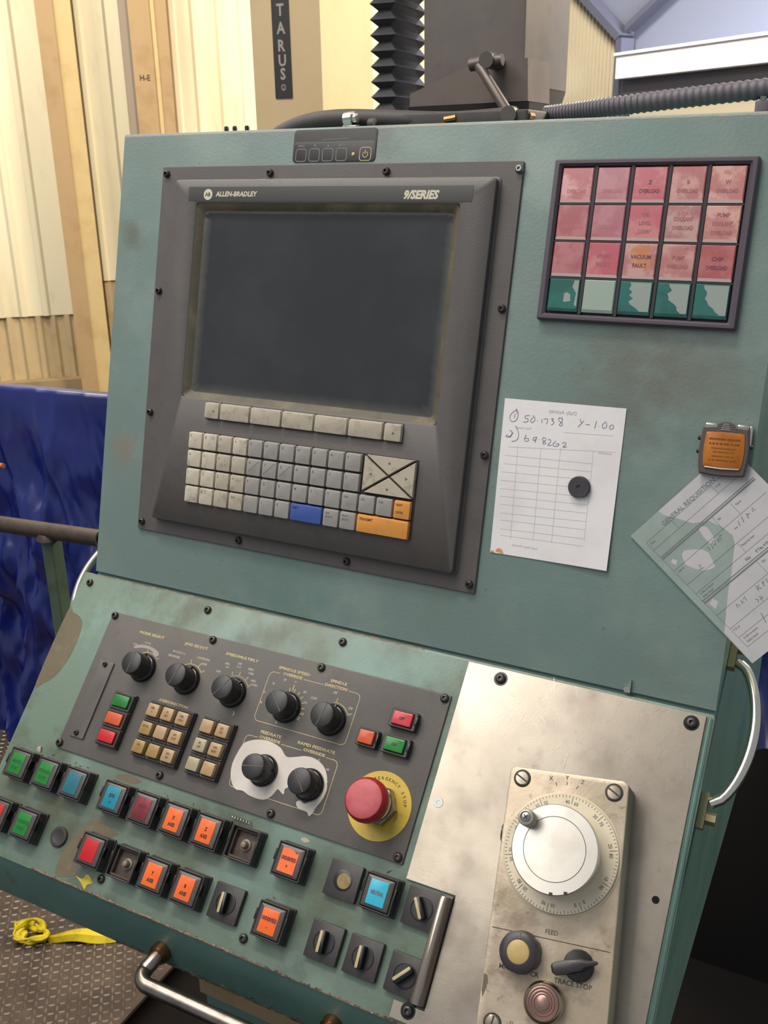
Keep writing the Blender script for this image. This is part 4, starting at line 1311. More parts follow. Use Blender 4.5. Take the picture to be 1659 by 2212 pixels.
def arc(cx, s0, r, a0, a1, w_, n=24):
    b.ribbon([(cx + r * math.cos(R(a0 + (a1 - a0) * k / n)), -s0 + r * math.sin(R(a0 + (a1 - a0) * k / n))) for k in range(n + 1)], w_, ZP)
def ticks(cx, s0, r0, r1, angs, w_=.8):
    for a in angs:
        b.ribbon([(cx + r0 * math.cos(R(a)), -s0 + r0 * math.sin(R(a))), (cx + r1 * math.cos(R(a)), -s0 + r1 * math.sin(R(a)))], w_, ZP)
b = MB()
KN = [(70, 107.3), (139.2, 107.3), (208.6, 107.2), (285.6, 107), (346.3, 107), (284.6, 182.6), (345.8, 182.6)]
arc(70, 107, 20.5, 45, 120, .7); ticks(70, 107, 20.5, 24, (45, 75, 100), .9)
arc(139.2, 107, 20.5, 40, 140, .7); ticks(139.2, 107, 20.5, 26, (40, 65, 100), .9)
arc(208.6, 107, 21, 30, 150, .5); ticks(208.6, 107, 22, 26.5, (35, 60, 90, 115, 140), .9)
ticks(285.6, 107, 19.5, 23.5, [100 - 18 * k for k in range(8)] + [-20], .9)
ticks(285.6, 107, 21, 28, (90,), 1.1)
arc(346.3, 107, 20.5, 30, 100, .7); ticks(346.3, 107, 20.5, 26, (30, 92), .9)
arc(345.8, 182.6, 20, 20, 80, .5); ticks(345.8, 182.6, 20, 23, (25,), 1)
def frame_line(x0, x1, s0, s1, r, gaps):
    p = MB.rr((x0 + x1) / 2, -(s0 + s1) / 2, x1 - x0, s1 - s0, r, 4)
    # top edge runs last corner(left top) -> first; draw pieces
    bot = [q for q in p if q[1] < -(s0 + s1) / 2]
    b.ribbon([(x0, -s0 - r)] + [(x0, -s1 + r)] + [q for q in p[3 * 5:4 * 5]][0:0], .7, ZP)
    lb = [(x0 + r - r * math.cos(R(a)), -s1 + r - r * math.sin(R(a))) for a in range(0, 91, 18)]
    rb = [(x1 - r + r * math.sin(R(a)), -s1 + r - r * math.cos(R(a))) for a in range(0, 91, 18)]
    rt = [(x1 - r + r * math.cos(R(a)), -s0 - r + r * math.sin(R(a))) for a in range(0, 91, 18)]
    lt = [(x0 + r - r * math.sin(R(a)), -s0 - r + r * math.cos(R(a))) for a in range(0, 91, 18)]
    b.ribbon(lb + rb + rt, .7, ZP)
    b.ribbon(lt, .7, ZP)
    xs = [x0 + r] + [g for gp in gaps for g in gp] + [x1 - r]
    for k in range(0, len(xs), 2):
        b.ribbon([(xs[k], -s0), (xs[k + 1], -s0)], .7, ZP)
frame_line(248.5, 372.3, 70.2, 130.7, 6, ((262, 295), (322, 356)))
frame_line(246.5, 371.5, 148.8, 210, 6, ((262.5, 295), (322.5, 355)))
b.build('engraved_lines', 'print_tan', t, F, smooth=0)['kind'] = 'stuff'
TP = [(245.5, 164.1), (250.7, 156.9), (264.6, 150.9), (280.2, 149.4), (295.7, 152.8), (306.6, 160.2), (317.5, 157.9), (329.5, 153.7), (342.8, 153.3), (355.2, 158.3), (362.6, 166.3), (365.7, 173.7), (368.4, 182.5), (367, 192.8), (362.1, 204.0), (361.2, 209.1), (357.6, 214.1), (353.3, 210.5), (341.7, 209.7), (337.3, 204.4), (341.3, 201.4), (348, 203), (355, 196), (358, 184), (354, 172), (344, 168), (332, 172), (327, 182), (323.1, 190), (318.4, 194.8), (319.1, 200.4), (314.7, 199.2), (309.6, 197.3), (305.3, 205.9), (296.3, 212.9), (278.6, 213.3), (267.4, 210.5), (256.4, 211.0), (246.5, 201.0), (242.0, 184.9)]
o = patch(TP, 0, z=3.3).build('torn_white_tape', 'tape_white', t, F, smooth=0)
patch([(43.0, 83.9), (47.9, 80.6), (59.7, 78.4), (71.6, 79.4), (81.6, 82.5), (84.6, 86.5), (82.5, 88.7), (77.9, 88.0), (75.1, 85.1), (66.0, 82.4), (54.9, 83.0), (44.7, 85.9)], 0, z=3.1).build('pale_patch', 'pale_patch', t, F, smooth=0)
b = MB(); b.ribbon([(219, -128), (220.5, -130.3), (219.5, -133)], 1.2, 3.2); b.build('paint_fleck', 'print_cream', t, F, smooth=0)
# blanking strip at the left end of the plate
b = MB(); b.rbox(13.5, -162, 23, 101, 3, 5.5, r=1, b=.6, seg=2)
bp = b.build('blanking_strip', 'panel_grey', t, F)
o = screw(bp, 0, 0, r=3.4, h=3, mat='screw_black'); o.matrix_local = Matrix.Translation((.0125, -.116, .0055))
o = screw(bp, 0, 0, r=3.4, h=3, mat='screw_black'); o.matrix_local = Matrix.Translation((.0125, -.207, .0055))

# rotary selector knobs
KLAB = [('mode select', 2, 'round black knob below the words MODE SELECT at the plate left end'),
        ('jog', 14, 'round black knob below the words JOG SELECT'),
        ('speed', 32, 'round black knob below the words SPEED/MULTIPLY'),
        ('spo', -45, 'round black knob below the words SPINDLE SPEED OVERRIDE'),
        ('spd', 10, 'round black knob below the words SPINDLE DIRECTION'),
        ('feed', 78, 'round black knob under FEEDRATE OVERRIDE ringed by torn white tape'),
        ('rapid', -42, 'round black knob under RAPID FEEDRATE OVERRIDE with white tape beneath')]
protok = None
for (x, s_), (_, a, lab) in zip(KN, KLAB):
    k = thing('rotary_knob', lab, 'knob', at(LO, x, -s_, 3) @ Matrix.Rotation(R(-a), 4, 'Z'), 'round selector knobs on the grey plate')
    if protok is None:
        b = MB(); b.lathe(0, 0, [(18.2, 0), (18.6, 2), (17.6, 4.6), (15.6, 6)], n=40)
        p1 = b.build('skirt', 'knob_gloss', k, None, smooth=40)
        b = MB(); b.lathe(0, 0, [(15.4, 5), (15.2, 8), (14.7, 25.5), (14.0, 27.5), (12.6, 28.3)], n=72, flute=(12, .05, 7, 24.6))
        p2 = b.build('cap', 'knob_black', k, None, smooth=30)
        b = MB(); b.rbox(0, 0, 1.2, 27, 28, 28.7, r=.2, b=.2)
        p3 = b.build('pointer_line', 'knob_line', k, None, smooth=0)
        b = MB(); b.box(-1, 1, 15.2, 18, 5.2, 7.5)
        p4 = b.build('index_tab', 'knob_gloss', k, None, smooth=0)
        protok = [p1, p2, p3, p4]
    else:
        for p in protok:
            copy_of(p, k, Matrix.Identity(4))

# three stacked lamps in one block
t = thing('lamp_block', 'block of three small push lamps, green above orange above red', 'push buttons', at(LO, 63, -177.5, 3))
b = MB(); b.rbox(1.5, 0, 33, 69, 0, 6, r=1, b=.6, seg=2)
b.build('housing', 'btn_housing', t)
for k, (m_, dy) in enumerate((('lens_green', 22.6), ('lens_dull_orange', 0), ('lens_red', -22.6))):
    b = MB(); b.ring(2, dy, 31, 21.2, 25, 15.6, 6, 9, r=.8, ir=.5, b=.5, seg=1)
    fr = b.build('bezel', 'btn_housing', t)
    b = MB(); b.rbox(1.5, dy, 24, 14.4, 6, 11.5, r=1.2, b=1, seg=2)
    part_label(b.build('lens', m_, t), ('green', 'orange', 'red')[k] + ' push lamp lens')

def keypad(name, label, cx, s_, cols, rows, mats, legs):
    t = thing(name, label, 'keypad', at(LO, cx, -s_, 3))
    px, py = 22.2, 22.8
    w_, h_ = cols * px + 1, rows * py + .5
    b = MB(); b.rbox(0, 0, w_, h_, 0, 4.5, r=.8, b=.4, seg=1)
    b.build('tray', 'btn_housing', t)
    for j in range(rows):
        for i in range(cols):
            x, y = (i - (cols - 1) / 2) * px, ((rows - 1) / 2 - j) * py
            b = MB(); b.ring(x, y, px - .5, py - .5, 18.4, 17.2, 4.2, 8, r=.6, ir=.4, b=.5, seg=1)
            b.build('cell', 'btn_housing', t)
            b = MB(); b.rbox(x, y, 17.6, 16.4, 4.2, 13.5, r=1.4, b=1.2, seg=2, taper=.5)
            o = b.build('key', mats[j][i], t, smooth=30)
            if legs[j][i]:
                b = MB()
                for k, ln in enumerate(legs[j][i].split('\n')):
                    b.text(ln, x, y + 2.3 - 4.6 * k, 3.6, z=13.65, sx=.72, bold=.04)
                b.build('legend', 'keycap_print', o, smooth=0)
A, Mu, Pa = 'keycap_amber', 'keycap_mustard', 'keycap_pale'
keypad('axis_keypad', 'block of nine square amber keys below the words AXIS/DIRECTION', 139, 177, 3, 3, [[A, A, A], [Mu, A, A], [Mu, Mu, A]],
       [['FEED\n+', 'X1\nINC', 'FEED\nHOLD'], ['BLOCK\n-', '', 'OPT\nSTOP'], ['DRY\n-', '', 'JOG\nOFF']])
keypad('axis_keypad', 'block of six square amber keys right of the nine key block', 209.5, 177, 2, 3, [[A, A], [Pa, A], [Pa, A]],
       [['', 'SET\nON'], ['SET\nOFF', 'AXIS\nRESET'], ['', '']])

def small_button(label, x, s_, w_, h_, lw, lh, mat, leg):
    t = thing('push_button', label, 'push button', at(LO, x, -s_, 3))
    b = MB(); b.ring(0, 0, w_, h_, lw + 2.4, lh + 2.4, 0, 9, r=1, ir=.6, b=.6, seg=2)
    b.build('housing', 'btn_housing', t)
    b = MB(); b.rbox(w_ / 2 - .3, 1, 2.6, h_ * .45, 2, 10, r=.4, b=.4, seg=1)
    b.build('clip', 'knob_gloss', t)
    b = MB(); b.rbox(0, 0, lw + 1.6, lh + 1.6, 0, 13, r=1, b=1, seg=2)
    o = b.build('lens', mat, t)
    if leg:
        b = MB(); b.text(leg, 0, 0, 4.6, z=13.15, sx=.8, bold=.04)
        b.build('legend', 'print_black', o, smooth=0)
small_button('small red rectangular push button near the plate top right corner', 434.5, 86.5, 32, 20.5, 21.5, 13, 'lens_pinkred', 'OFF')
small_button('small green rectangular push button reading ON above the emergency stop', 434.6, 115.8, 32, 20.5, 21.5, 13, 'lens_green', 'ON')
small_button('small orange square push button left of the green ON button', 399.5, 116, 25, 20, 16.5, 13, 'lens_dull_orange', None)

# emergency stop
t = thing('emergency_stop', 'red mushroom emergency stop button on a round yellow plate', 'emergency stop', at(LO, 434.2, -181.2, 3))
b = MB(); b.lathe(0, 0, [(37, 0), (37, .8), (36.6, 1.1)], n=64)
yp = b.build('yellow_plate', 'estop_yellow', t, smooth=30)
b = MB()
st = 'EMERGENCY STOP'
angs = [128, 119, 109, 100, 91.5, 83.5, 75, 66.5, 58.5, 50, 42, 33, 23.5, 15]
for ch, a in zip(st, angs):
    if ch != ' ':
        b.text(ch, 29.5 * math.cos(R(a)), 29.5 * math.sin(R(a)), 4.8, z=1.3, rot=R(a - 90), bold=.01)
b.build('lettering', 'engraving', yp, smooth=0)
b = MB()
b.lathe(0, 0, [(20, 1.1), (20, 2.5)], n=40)
b.lathe(0, 0, [(22.5, 2.5), (22.5, 11.5), (21.3, 12.6)], n=6)
b.build('nut', 'nickel', t, smooth=20)
b = MB(); b.lathe(0, 0, [(17.5, 11), (19, 13), (19, 19), (17.4, 20.5), (17.4, 25), (14, 26), (13, 32)], n=48)
b.build('collar', 'chrome', t, smooth=40)
b = MB()
b.lathe(0, 0, [(12, 27), (20.8, 29), (23.1, 32), (23.5, 39), (22.8, 43.5), (20.2, 47.5)], n=64, cap1=False)
b.build('mushroom_cap', 'estop_red', t, smooth=50)
b = MB()
b.lathe(0, 0, [(20.2, 47.4), (19.2, 48.2), (10, 48.9), (2, 49.1)], n=64, cap0=False)
part_label(b.build('cap_face', 'estop_face', t, smooth=50), 'faded pink face of the red cap')

# ================================================================== SQUARE PUSH BUTTONS, TWO ROWS
_bp = {}
def square_button(label, x, s_, lens, text=None, shape=0, tcol='print_black', worn=False):
    t = thing('square_button', label, 'push button', at(LO, x, -s_), 'square push buttons in two rows below the grey plate')
    def shared(key, mk):
        if key not in _bp:
            _bp[key] = mk()
            return _bp[key]
        return copy_of(_bp[key], t, Matrix.Identity(4))
    def hous():
        b = MB()
        b.ring(0, 0, 38.5, 38.5, 30, 30, 0, 3.4, r=1, ir=.5, b=.6, seg=1)
        b.ring(0, 0, 36.2, 36.2, 32.6, 32.6, 3, 16.4, r=.9, ir=.6, b=.6, seg=1)
        return b.build('housing', 'btn_housing', t)
    shared('housing', hous)
    def clips():
        b = MB()
        b.rbox(18.4, 3, 1.8, 12, 6, 17.0, r=.4, b=.4, seg=1)
        return b.build('clip', 'knob_gloss', t)
    shared('clips', clips)
    def clips2():
        b = MB()
        b.rbox(-18.4, 3, 1.8, 12, 6, 17.0, r=.4, b=.4, seg=1)
        return b.build('clip', 'knob_gloss', t)
    shared('clips2', clips2)
    if lens is None:
        def rec():
            b = MB(); b.rbox(0, 0, 32.4, 32.4, 1, 5, r=.5, b=.2, seg=1)
            b.ring(0, 0, 32.2, 32.2, 27.5, 27.5, 5, 11, r=.5, ir=1, b=.5, seg=2)
            return b.build('recess', 'btn_recess', t)
        shared('recess', rec)
        def bulb():
            b = MB(); b.lathe(0, 0, [(6.5, 5), (6.5, 6.5), (4.4, 7), (4.2, 10.5), (3, 12.5), (.8, 13.2)], n=20)
            return b.build('bulb', 'bulb', t)
        shared('bulb', bulb)
        return t
    def cap():
        b = MB()
        b.loops([[(x_, y_, z) for x_, y_ in MB.rr(0, 0, w_, h_, .8, 2)] for w_, h_, z in ((31.4, 31.4, 2), (31.4, 31.4, 16), (30.2, 30.2, 17.4), (21.5, 25.4, 18.4))])
        return b.build('lens_frame', 'btn_bezel', t, smooth=15)
    shared('cap', cap)
    b = MB()
    w_, h_ = 20.4, 24.6
    if worn:
        b.prism([(-w_ / 2, -h_ / 2), (w_ / 2, -h_ / 2), (w_ / 2, h_ / 2 - 1.6), (w_ / 2 - 3, h_ / 2 - 3.5), (w_ / 2 - 6, h_ / 2 - 1), (0, h_ / 2 + .2), (-w_ / 2, h_ / 2)], 18, 18.9)
    else:
        b.rbox(0, 0, w_, h_, 18, 18.9, r=.8, b=.3, seg=2)
    o = b.build('lens', lens, t)
    if text:
        b = MB()
        n = len(text)
        for k, ln in enumerate(text):
            y = (n - 1) * 3.9 - 7.8 * k + (-1.5 if n > 1 else 0)
            sz = 5.4
            sx = .62 if len(ln) > 6 else .74 if len(ln) > 4 else .8
            b.text(ln, 0, y, sz, z=19.05, bold=.05, sx=sx)
        b.build('legend', tcol, o, smooth=0)
    return t
M('legend_on_red', (92, 34, 44), rough=.5)
M('legend_on_green', (18, 84, 38), rough=.5)
S1, S2 = 264.4, 327
square_button('green square button reading MASTER START at the far left of the upper row', -46.6, S1, 'lens_green', ['MASTER', 'START'], tcol='legend_on_green')
square_button('green square button reading START right beside the far left green button', .6, S1, 'lens_green', ['HYDRAULIC', 'START'], tcol='legend_on_green')
square_button('dull teal square button without lettering, third in the upper row', 47, S1, 'lens_teal')
square_button('bright blue square button reading JOG with a plus sign', 109.8, S1, 'lens_cyan', ['JOG', '+'])
square_button('dim dark red square button between the blue JOG and orange X AXIS buttons', 156, S1, 'lens_dark_red', ['SPINDLE', 'STOP'], tcol='legend_on_red')
square_button('orange square button reading X AXIS', 202.2, S1, 'lens_orange', ['X', 'AXIS'])
square_button('orange square button reading Z AXIS', 248.2, S1, 'lens_orange', ['Z', 'AXIS'])
square_button('empty square button housing without lens right of the Z AXIS button', 296, S1, None)
square_button('orange square button with a plus sign and torn label, upper row', 358.3, S1, 'lens_orange', ['UNDERFEED', '+'], worn=True, tcol='legend_on_red')
square_button('bright cyan square button reading NEUTRAL', 466.2, S1, 'lens_bright_cyan', ['NEUTRAL'], tcol='print_grey')
square_button('red square button cut by the left picture edge, lower row', -46.6, S2, 'lens_red', ['MASTER', 'STOP'], tcol='legend_on_red')
square_button('green square button reading START beside the round black hole plug', .4, S2, 'lens_green', ['CONVEYOR', 'START'], tcol='legend_on_green')
square_button('plain bright red square button beside the brown worn paint', 108.6, S2, 'lens_red')
square_button('empty square button housing with bare bulb right of the plain red button', 157, S2, None)
square_button('orange square button reading Y AXIS', 202, S2, 'lens_orange', ['Y', 'AXIS'])
square_button('orange square button reading B AXIS', 248.2, S2, 'lens_orange', ['B', 'AXIS'])
square_button('orange square button with a minus sign, lower row', 358.8, S2, 'lens_orange', ['UNDERFEED', '-'], tcol='legend_on_red')

t = thing('hole_plug', 'round black hole plug right of the lower green START button', 'plug', at(LO, 46.1, -327.2))
b = MB(); b.lathe(0, 0, [(12, 0), (12, 2), (11.2, 3), (8, 3.4), (7.2, 3.1)], n=40)
b.build('disc', 'btn_housing', t)

_sp = {}
def selector(label, x, s_, ang):
    t = thing('selector_switch', label, 'selector switch', at(LO, x, -s_), 'square plate selector switches')
    def sh(k, mk, f=Matrix.Identity(4)):
        if k not in _sp:
            _sp[k] = mk(); _sp[k].matrix_local = f
        else:
            copy_of(_sp[k], t, f)
    def pl():
        b = MB(); b.rbox(0, 0, 37.4, 37.4, 0, 6.4, r=.8, b=.5, seg=1)
        return b.build('plate', 'btn_housing', t)
    def di():
        b = MB(); b.lathe(0, 0, [(12.2, 6.2), (12.2, 7.4), (11.2, 7.6), (10.8, 6.8), (2, 6.8)], n=36)
        return b.build('dial', 'knob_black', t)
    def kn():
        b = MB(); b.rbox(0, 0, 7.2, 22.4, 6.4, 15, r=2.6, b=.8, seg=3)
        return b.build('lever', 'knob_gloss', t)
    def ed():
        b = MB(); b.rbox(-1.6, .2, 3.2, 21.4, 14.6, 15.4, r=1.2, b=.3, seg=3)
        return part_label(b.build('worn_edge', 'selector_edge', t), 'worn pale edge of the lever')
    Rz = Matrix.Rotation(R(-ang), 4, 'Z')
    sh('pl', pl); sh('di', di); sh('kn', kn, Rz); sh('ed', ed, Rz)
    return t
selector('black selector switch on a square plate, left of the orange minus button', 296.2, S2, -4)
selector('black selector switch below the blank key plate with tan disc', 420.8, S2, -3)
selector('black selector switch below the cyan NEUTRAL button', 466.4, S2, -3)
selector('black selector switch beside the upper end of the steel guard bar', 512.3, S1, -32)
selector('black selector switch with lever turned right beside the guard bar lower end', 514.2, 328, 42)
t = thing('key_plate', 'square black plate with tan disc in its round hole', 'lock plate', at(LO, 420.8, -S1))
b = MB(); b.rbox(0, 0, 38, 37, 0, 7, r=.8, b=.5, seg=1)
b.build('plate', 'btn_housing', t)
b = MB(); b.lathe(0, 0, [(10.6, 6.9), (10.6, 7.6), (9.6, 7.7)], n=36)
b.build('rim', 'knob_gloss', t)
b = MB(); b.lathe(1.6, -.6, [(8, 7.6), (7.6, 8.0), (3, 8.2)], n=30)
b.build('disc', 'worn_disc', t)

# steel guard bar
t = thing('guard_bar', 'brushed steel guard bar standing right of the selector switches', 'guard', at(LO, 534, -297))
b = MB()
L = []
for y, sc in ((51, .25), (50.5, .8), (48.5, 1), (-48.5, 1), (-50.5, .8), (-51, .25)):
    l = [(-6.5, y, 0)]
    for k in range(9):
        a = PI - PI * k / 8
        l.append((6.5 * math.cos(a), y, (8 + 9 * math.sin(a)) * (1 if sc == 1 else .9)))
    l.append((6.5, y, 0))
    L.append(l)
b.loops(L)
b.build('bar', 'guard_steel', t, smooth=50)
b = MB(); b.rbox(0, 0, 15, 106, 0, 3.4, r=1, b=.5)
b.build('base_strip', 'knob_gloss', t)

# metal cover plate
t = thing('cover_plate', 'scratched bare metal cover plate on the right of the keyboard face', 'plate', at(LO, 620, -186))
F = loc(t, LO)
b = MB()
pl_ = [(486.3, 4.8), (742, 4.8), (743, 368), (509, 368), (509, 352), (542, 352), (542, 242), (486.3, 242)]
b.prism([(x, -y) for x, y in pl_], 0, 2.6)
b.build('plate', 'plate_steel', t, F, smooth=0)
for x, y in ((526.8, 15.6), (729.5, 15), (526, 357)):
    o = screw(t, 0, 0, r=5.6, h=4.2)
    o.matrix_local = F @ Matrix.Translation((x / 1000, -y / 1000, .0026))
    b = MB(); b.lathe(x, -y, [(7.8, 2.6), (7.6, 2.9)], n=24)
    b.build('washer', 'knob_gloss', t, F)
b = MB(); b.lathe(496.8, -159.8, [(5.6, 2.6), (5.4, 3.1), (2, 3.1), (1.8, 2.7)], n=24); b.build('flush_screw', 'screw_steel', t, F)
b = MB(); b.lathe(730, -187.3, [(3.6, 2.62), (3.4, 2.7)], n=20); b.build('screw_hole', 'dark_void', t, F, smooth=0)
rnd = random.Random(21)
b = MB()
for k in range(70):
    x, y = rnd.uniform(575, 735), rnd.uniform(12, 110)
    a = rnd.choice((rnd.gauss(1.1, .25), rnd.gauss(1.9, .5)))
    l_ = rnd.uniform(4, 18)
    b.ribbon([(x, -y), (x + l_ * .5 * math.cos(a) + rnd.uniform(-.4, .4), -y + l_ * .5 * math.sin(a)), (x + l_ * math.cos(a), -y + l_ * math.sin(a))], rnd.uniform(.12, .3), 2.66)
so = b.build('scratches', 'chrome', t, F, smooth=0)
so['kind'] = 'stuff'

# ================================================================== HANDWHEEL BOX
HB = 50.0
PEN = at(LO, 575.5, -108.5) @ Matrix.Rotation(R(7.3), 4, 'Z')
t = thing('handwheel_box', 'cream painted handwheel pendant box hanging askew on the metal plate', 'control box', PEN)
b = MB()
L = []
for w_, z in ((115.6, 2.6), (115.6, HB - 1.2), (114.6, HB - .3), (113, HB)):
    d = (116 - w_) / 2
    L.append([(x, y, z) for x, y in MB.rr(58.2, -121, w_, 242 - 2 * d, 6, 5)])
b.loops(L[:2], True, False)
b.build('case', 'box_side', t, smooth=30)
b = MB(); b.loops(L[1:], False, True)
b.build('face', 'box_paint', t, smooth=30)
for i, (x, y) in enumerate(((13.4, 10.9), (103, 12.1), (15.3, 228.7))):
    b = MB(); b.lathe(x, -y, [(8.6, HB), (8.4, HB + .5)], n=28)
    b.build('screw_recess', 'engraving', t, smooth=0)
    b = MB(); b.lathe(x, -y, [(7, HB + .3), (7, HB + 1.5), (6, HB + 2.3), (2, HB + 2.5)], n=28)
    sc = b.build('slotted_screw', 'nickel', t)
    b = MB(); a = R((-30, -32, 80)[i]); dx, dy = 6.2 * math.cos(a), 6.2 * math.sin(a)
    b.ribbon([(x - dx, -y - dy), (x + dx, -y + dy)], 1.5, HB + 2.62)
    b.build('slot', 'engraving', sc, smooth=0)
b = MB()
ZF = HB + .12
b.text('X', 41.7, -6.8, 5.6, z=ZF, bold=.01); b.text('Y', 57.2, -4.2, 5.6, z=ZF, bold=.01); b.text('Z', 72.6, -6.2, 5.6, z=ZF, bold=-.004)
b.ribbon([(46.8, -10.2), (48.2, -13.6)], .7, ZF); b.ribbon([(57.6, -8), (57.7, -11.4)], .7, ZF); b.ribbon([(69, -10.5), (66.8, -13.8)], .7, ZF)
b.text('FEED', 59.2, -144.2, 5.8, z=ZF, bold=.0, sx=.95)
b.ribbon([(3, -149.8), (113, -150.9)], .7, ZF)
b.text('MA', 19, -180.8, 6, z=ZF, bold=.01); b.text('CR', 48, -181.8, 6, z=ZF, bold=.01); b.text('TRACE STOP', 66, -182.6, 6, z=ZF, bold=.01, align='L', sx=.98)
b.text('SL', 33, -225.2, 5, z=ZF)
b.build('lettering', 'engraving', t, smooth=0)['kind'] = 'stuff'
# dial ring
DC = (59.6, -74.6)
b = MB()
b.lathe(DC[0], DC[1], [(56, HB), (56, HB + .6), (54.6, HB + 1.6), (54.2, HB + 1.0)], n=96)
b.lathe(DC[0], DC[1], [(54, HB + .8), (54, HB + 4.6), (53.4, HB + 5), (30, HB + 5)], n=96)
dl = b.build('dial_ring', 'dial_white', t, smooth=30)
b = MB()
zd = HB + 5.12
for k in range(100):
    a = R(-61.0 + 3.6 * k)
    r0 = 50.3 if k % 10 == 5 else 51.2
    if k % 10 == 0:
        r0 = 46
    b.ribbon([(DC[0] + r0 * math.cos(a), DC[1] + r0 * math.sin(a)), (DC[0] + 53.2 * math.cos(a), DC[1] + 53.2 * math.sin(a))], .45, zd)
for k, (l_, r_) in enumerate((('0', '0'), ('10', '90'), ('20', '80'), ('30', '70'), ('40', '60'), ('50', '50'), ('40', '60'), ('30', '70'), ('20', '80'), ('10', '90'))):
    a = -61.0 + 36 * k
    for st, da in ((l_, 5.2), (r_, -5.2)):
        aa = R(a + da)
        b.text(st, DC[0] + 47.2 * math.cos(aa), DC[1] + 47.2 * math.sin(aa), 5.0, z=zd, rot=aa - PI / 2, sx=.85)
b.build('graduations', 'engraving', dl, smooth=0)['kind'] = 'stuff'
b = MB()
b.lathe(DC[0], DC[1], [(38, HB + 4), (38.8, HB + 22), (40.2, HB + 24), (40.2, HB + 33), (39.2, HB + 34), (29, HB + 34.2), (28.7, HB + 33.7), (28.4, HB + 34.2), (14, HB + 34.4), (3, HB + 34.4)], n=120)
wh = b.build('handwheel', 'wheel_silver', t, smooth=40)
b = MB()
b.ribbon([(DC[0] + 28.7 * math.cos(2 * PI * k / 90), DC[1] + 28.7 * math.sin(2 * PI * k / 90)) for k in range(91)], .55, HB + 34.35)
b.build('groove', 'engraving', wh, smooth=0)
b = MB()
kx_, ky_ = 34.0, -52.5
b.lathe(kx_, ky_, [(5.2, HB + 33.5), (5.2, HB + 37), (7.6, HB + 38), (7.8, HB + 51), (7, HB + 53), (5.0, HB + 53.4), (4.6, HB + 52)], n=32)
cr = b.build('crank_knob', 'crank_grey', t, smooth=40)
b = MB(); b.lathe(kx_, ky_, [(4.4, HB + 51.6), (4.2, HB + 52.8), (3.2, HB + 53.3)], n=24)
b.build('crank_screw', 'screw_steel', cr)
b = MB()
for a in (R(40), R(130)):
    b.ribbon([(kx_ - 2.6 * math.cos(a), ky_ - 2.6 * math.sin(a)), (kx_ + 2.6 * math.cos(a), ky_ + 2.6 * math.sin(a))], 1.2, HB + 53.45)
b.build('cross_slot', 'engraving', cr, smooth=0)
b = MB()
for a in (-88, -68):
    x, y = DC[0] + 38.6 * math.cos(R(a)), DC[1] + 38.6 * math.sin(R(a))
    b.rbox(x, y, 3.2, 2.6, HB + 30, HB + 34.3, r=.3, b=.1, seg=1)
b.build('notch', 'engraving', wh, smooth=0)
b = MB(); b.tube([(-7.5, -62, 16), (4, -62, 16)], 9, 18)
b.build('cable_gland', 'knob_plum', t)

b = MB(); b.face([(x, y, HB + .1) for x, y in ((1.5, -190), (5, -191), (6.5, -196), (5, -203), (3, -210), (1.5, -204))])
b.build('worn_patch', 'worn_primer', t, smooth=0)
t = thing('feed_knob', 'dark plum knob with tan centre below the handwheel at left', 'knob', PEN @ Matrix.Translation((.0345, -.166, HB / 1000)))
b = MB(); b.lathe(0, 0, [(15, 0), (18.6, 1), (18.6, 13), (17.6, 16.5), (14.5, 18.5), (10.6, 18.8), (10.2, 18)], n=84, flute=(7, .07, 0, 15), cap1=False)
b.build('body', 'knob_plum', t, smooth=40)
b = MB(); b.lathe(0, 0, [(10.4, 16), (10.4, 18.2), (9.2, 18.9), (3, 19.1)], n=40, cap0=False)
part_label(b.build('cap', 'tan_cap', t, smooth=30), 'tan centre cap')
b = MB(); b.ribbon([(0, 11), (.3, 17.5)], .9, 18.9)
b.build('pointer_line', 'engraving_dim', t, smooth=0)

t = thing('trace_lever', 'black winged lever switch above the words TRACE STOP', 'switch', PEN @ Matrix.Translation((.0868, -.167, HB / 1000)))
b = MB(); b.lathe(0, 0, [(13.6, 0), (13.6, 4), (12.4, 5.6), (5, 6)], n=40)
b.build('base', 'knob_gloss', t, smooth=40)
a = R(18)
b = MB()
L = []
for x, w_, z0, z1 in ((-23, 3.6, 8, 13), (-21, 5.6, 6, 15), (-8, 6.2, 5, 16), (3, 5.6, 5, 15), (9, 3.0, 6, 13), (17, 1.6, 8, 11), (18.5, .9, 8.6, 10.4)):
    L.append([(x, -w_, z0), (x, w_, z0), (x, w_ * .82, z1 - 1), (x, w_ * .5, z1), (x, -w_ * .5, z1), (x, -w_ * .82, z1 - 1)])
b.loops(L)
o = b.build('lever', 'knob_plum', t, Matrix.Rotation(a, 4, 'Z'), smooth=35)

t = thing('metal_push_button', 'round ribbed rosy metal push button at the picture bottom edge', 'push button', PEN @ Matrix.Translation((.0605, -.2025, HB / 1000)))
b = MB(); b.lathe(0, 0, [(17.6, 0), (18, 2), (18, 9), (16.4, 12.5), (15, 13.4), (14.2, 12.4)], n=60, cap1=False)
part_label(b.build('collar', 'nickel', t, smooth=40), 'bright nickel collar')
b = MB()
pf = [(14.3, 8), (14.3, 12.4)]
for r_ in (12.6, 10.0, 7.4):
    pf += [(r_ + .9, 13.4), (r_, 13.6), (r_ - .5, 12.4), (r_ - 1.0, 12.4)]
pf += [(6.1, 13.6), (5, 14.2), (1, 14.3)]
b.lathe(0, 0, pf, n=60, cap0=False)
b.build('button', 'button_rose', t, smooth=35)

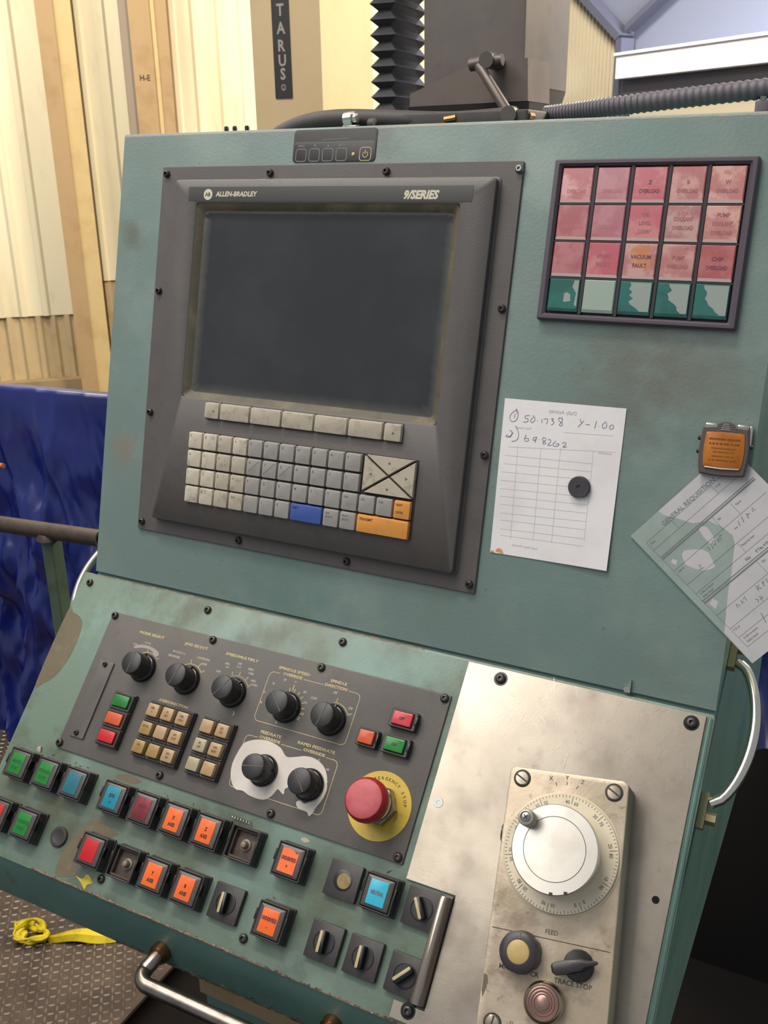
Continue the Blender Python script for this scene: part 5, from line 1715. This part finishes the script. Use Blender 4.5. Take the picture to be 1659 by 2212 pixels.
# ================================================================== METAL CHIPS ON THE PANEL
t = thing('chip_coil', 'shiny coiled metal shaving lying above the empty button housing', 'metal chip', at(LO, 279, -242.5))
b = MB()
b.tube([(-13 + 26 * k / 84 * 1.0, 2.2 * math.cos(k * .5) + 1.2, 2.6 + 2.2 * math.sin(k * .5)) for k in range(85)], .42, 6)
b.build('coil', 'alu_glint', t, smooth=60)
rnd = random.Random(4)
for i, (x, y, wh_) in enumerate(((-12.9, 241.2, 'above the second green button'), (25.7, 240.9, 'above left of the dull teal button'), (34, 242.6, 'above the dull teal button, middle of three'), (45.2, 241.2, 'above the dull teal button at right'), (171.2, 242.6, 'above the dark red button'),
                           (209.1, 241.6, 'above the X AXIS button'), (171.6, 211.7, 'on the grey plate left of the six key block'), (464.9, 241, 'above the cyan NEUTRAL button'), (346.7, 304.5, 'above the orange minus button'))):
    t = thing('metal_chip', 'tiny bright metal chip lying ' + wh_, 'metal chip', at(LO, x, -y, 3 if 47 < y < 230 else 0) @ Matrix.Rotation(rnd.uniform(0, 3), 4, 'Z'), 'metal chips scattered on the panel')
    b = MB()
    l_ = rnd.uniform(1.6, 3.6)
    b.loops([[(-l_, -.5, .2), (-l_ * .4, -.7, 1.2), (-l_ * .4, .6, .3)], [(0, -.6, .3), (.2, -.2, 1.6), (0, .7, .5)], [(l_, -.2, .2), (l_, .1, .9), (l_ * .9, .4, .2)]])
    b.build('chip', 'alu_glint', t, smooth=0)
t = thing('paint_chip', 'curled white paint chip above the two far left green buttons', 'paint chip', at(LO, -37, -241))
b = MB()
b.loops([[(-4, -2.2, .3), (3, -2.6, .3), (4, -1, 1.5), (-3, 0, 2)], [(-2.4, 3.5, 1), (2.2, 5, 1), (2.8, 4, 3.5), (-1.8, 3, 4)]])
b.build('chip', 'tape_white', t, smooth=0)
t = thing('metal_tab', 'small bright bent metal tab standing on the fold above the metal plate', 'metal tab', at(UP, 661, 2))
b = MB(); b.box(-3, 3, 0, 6, .2, 2.4); b.box(2.4, 3.4, 0, 14, .2, 3.4)
b.build('tab', 'alu_glint', t, smooth=0)
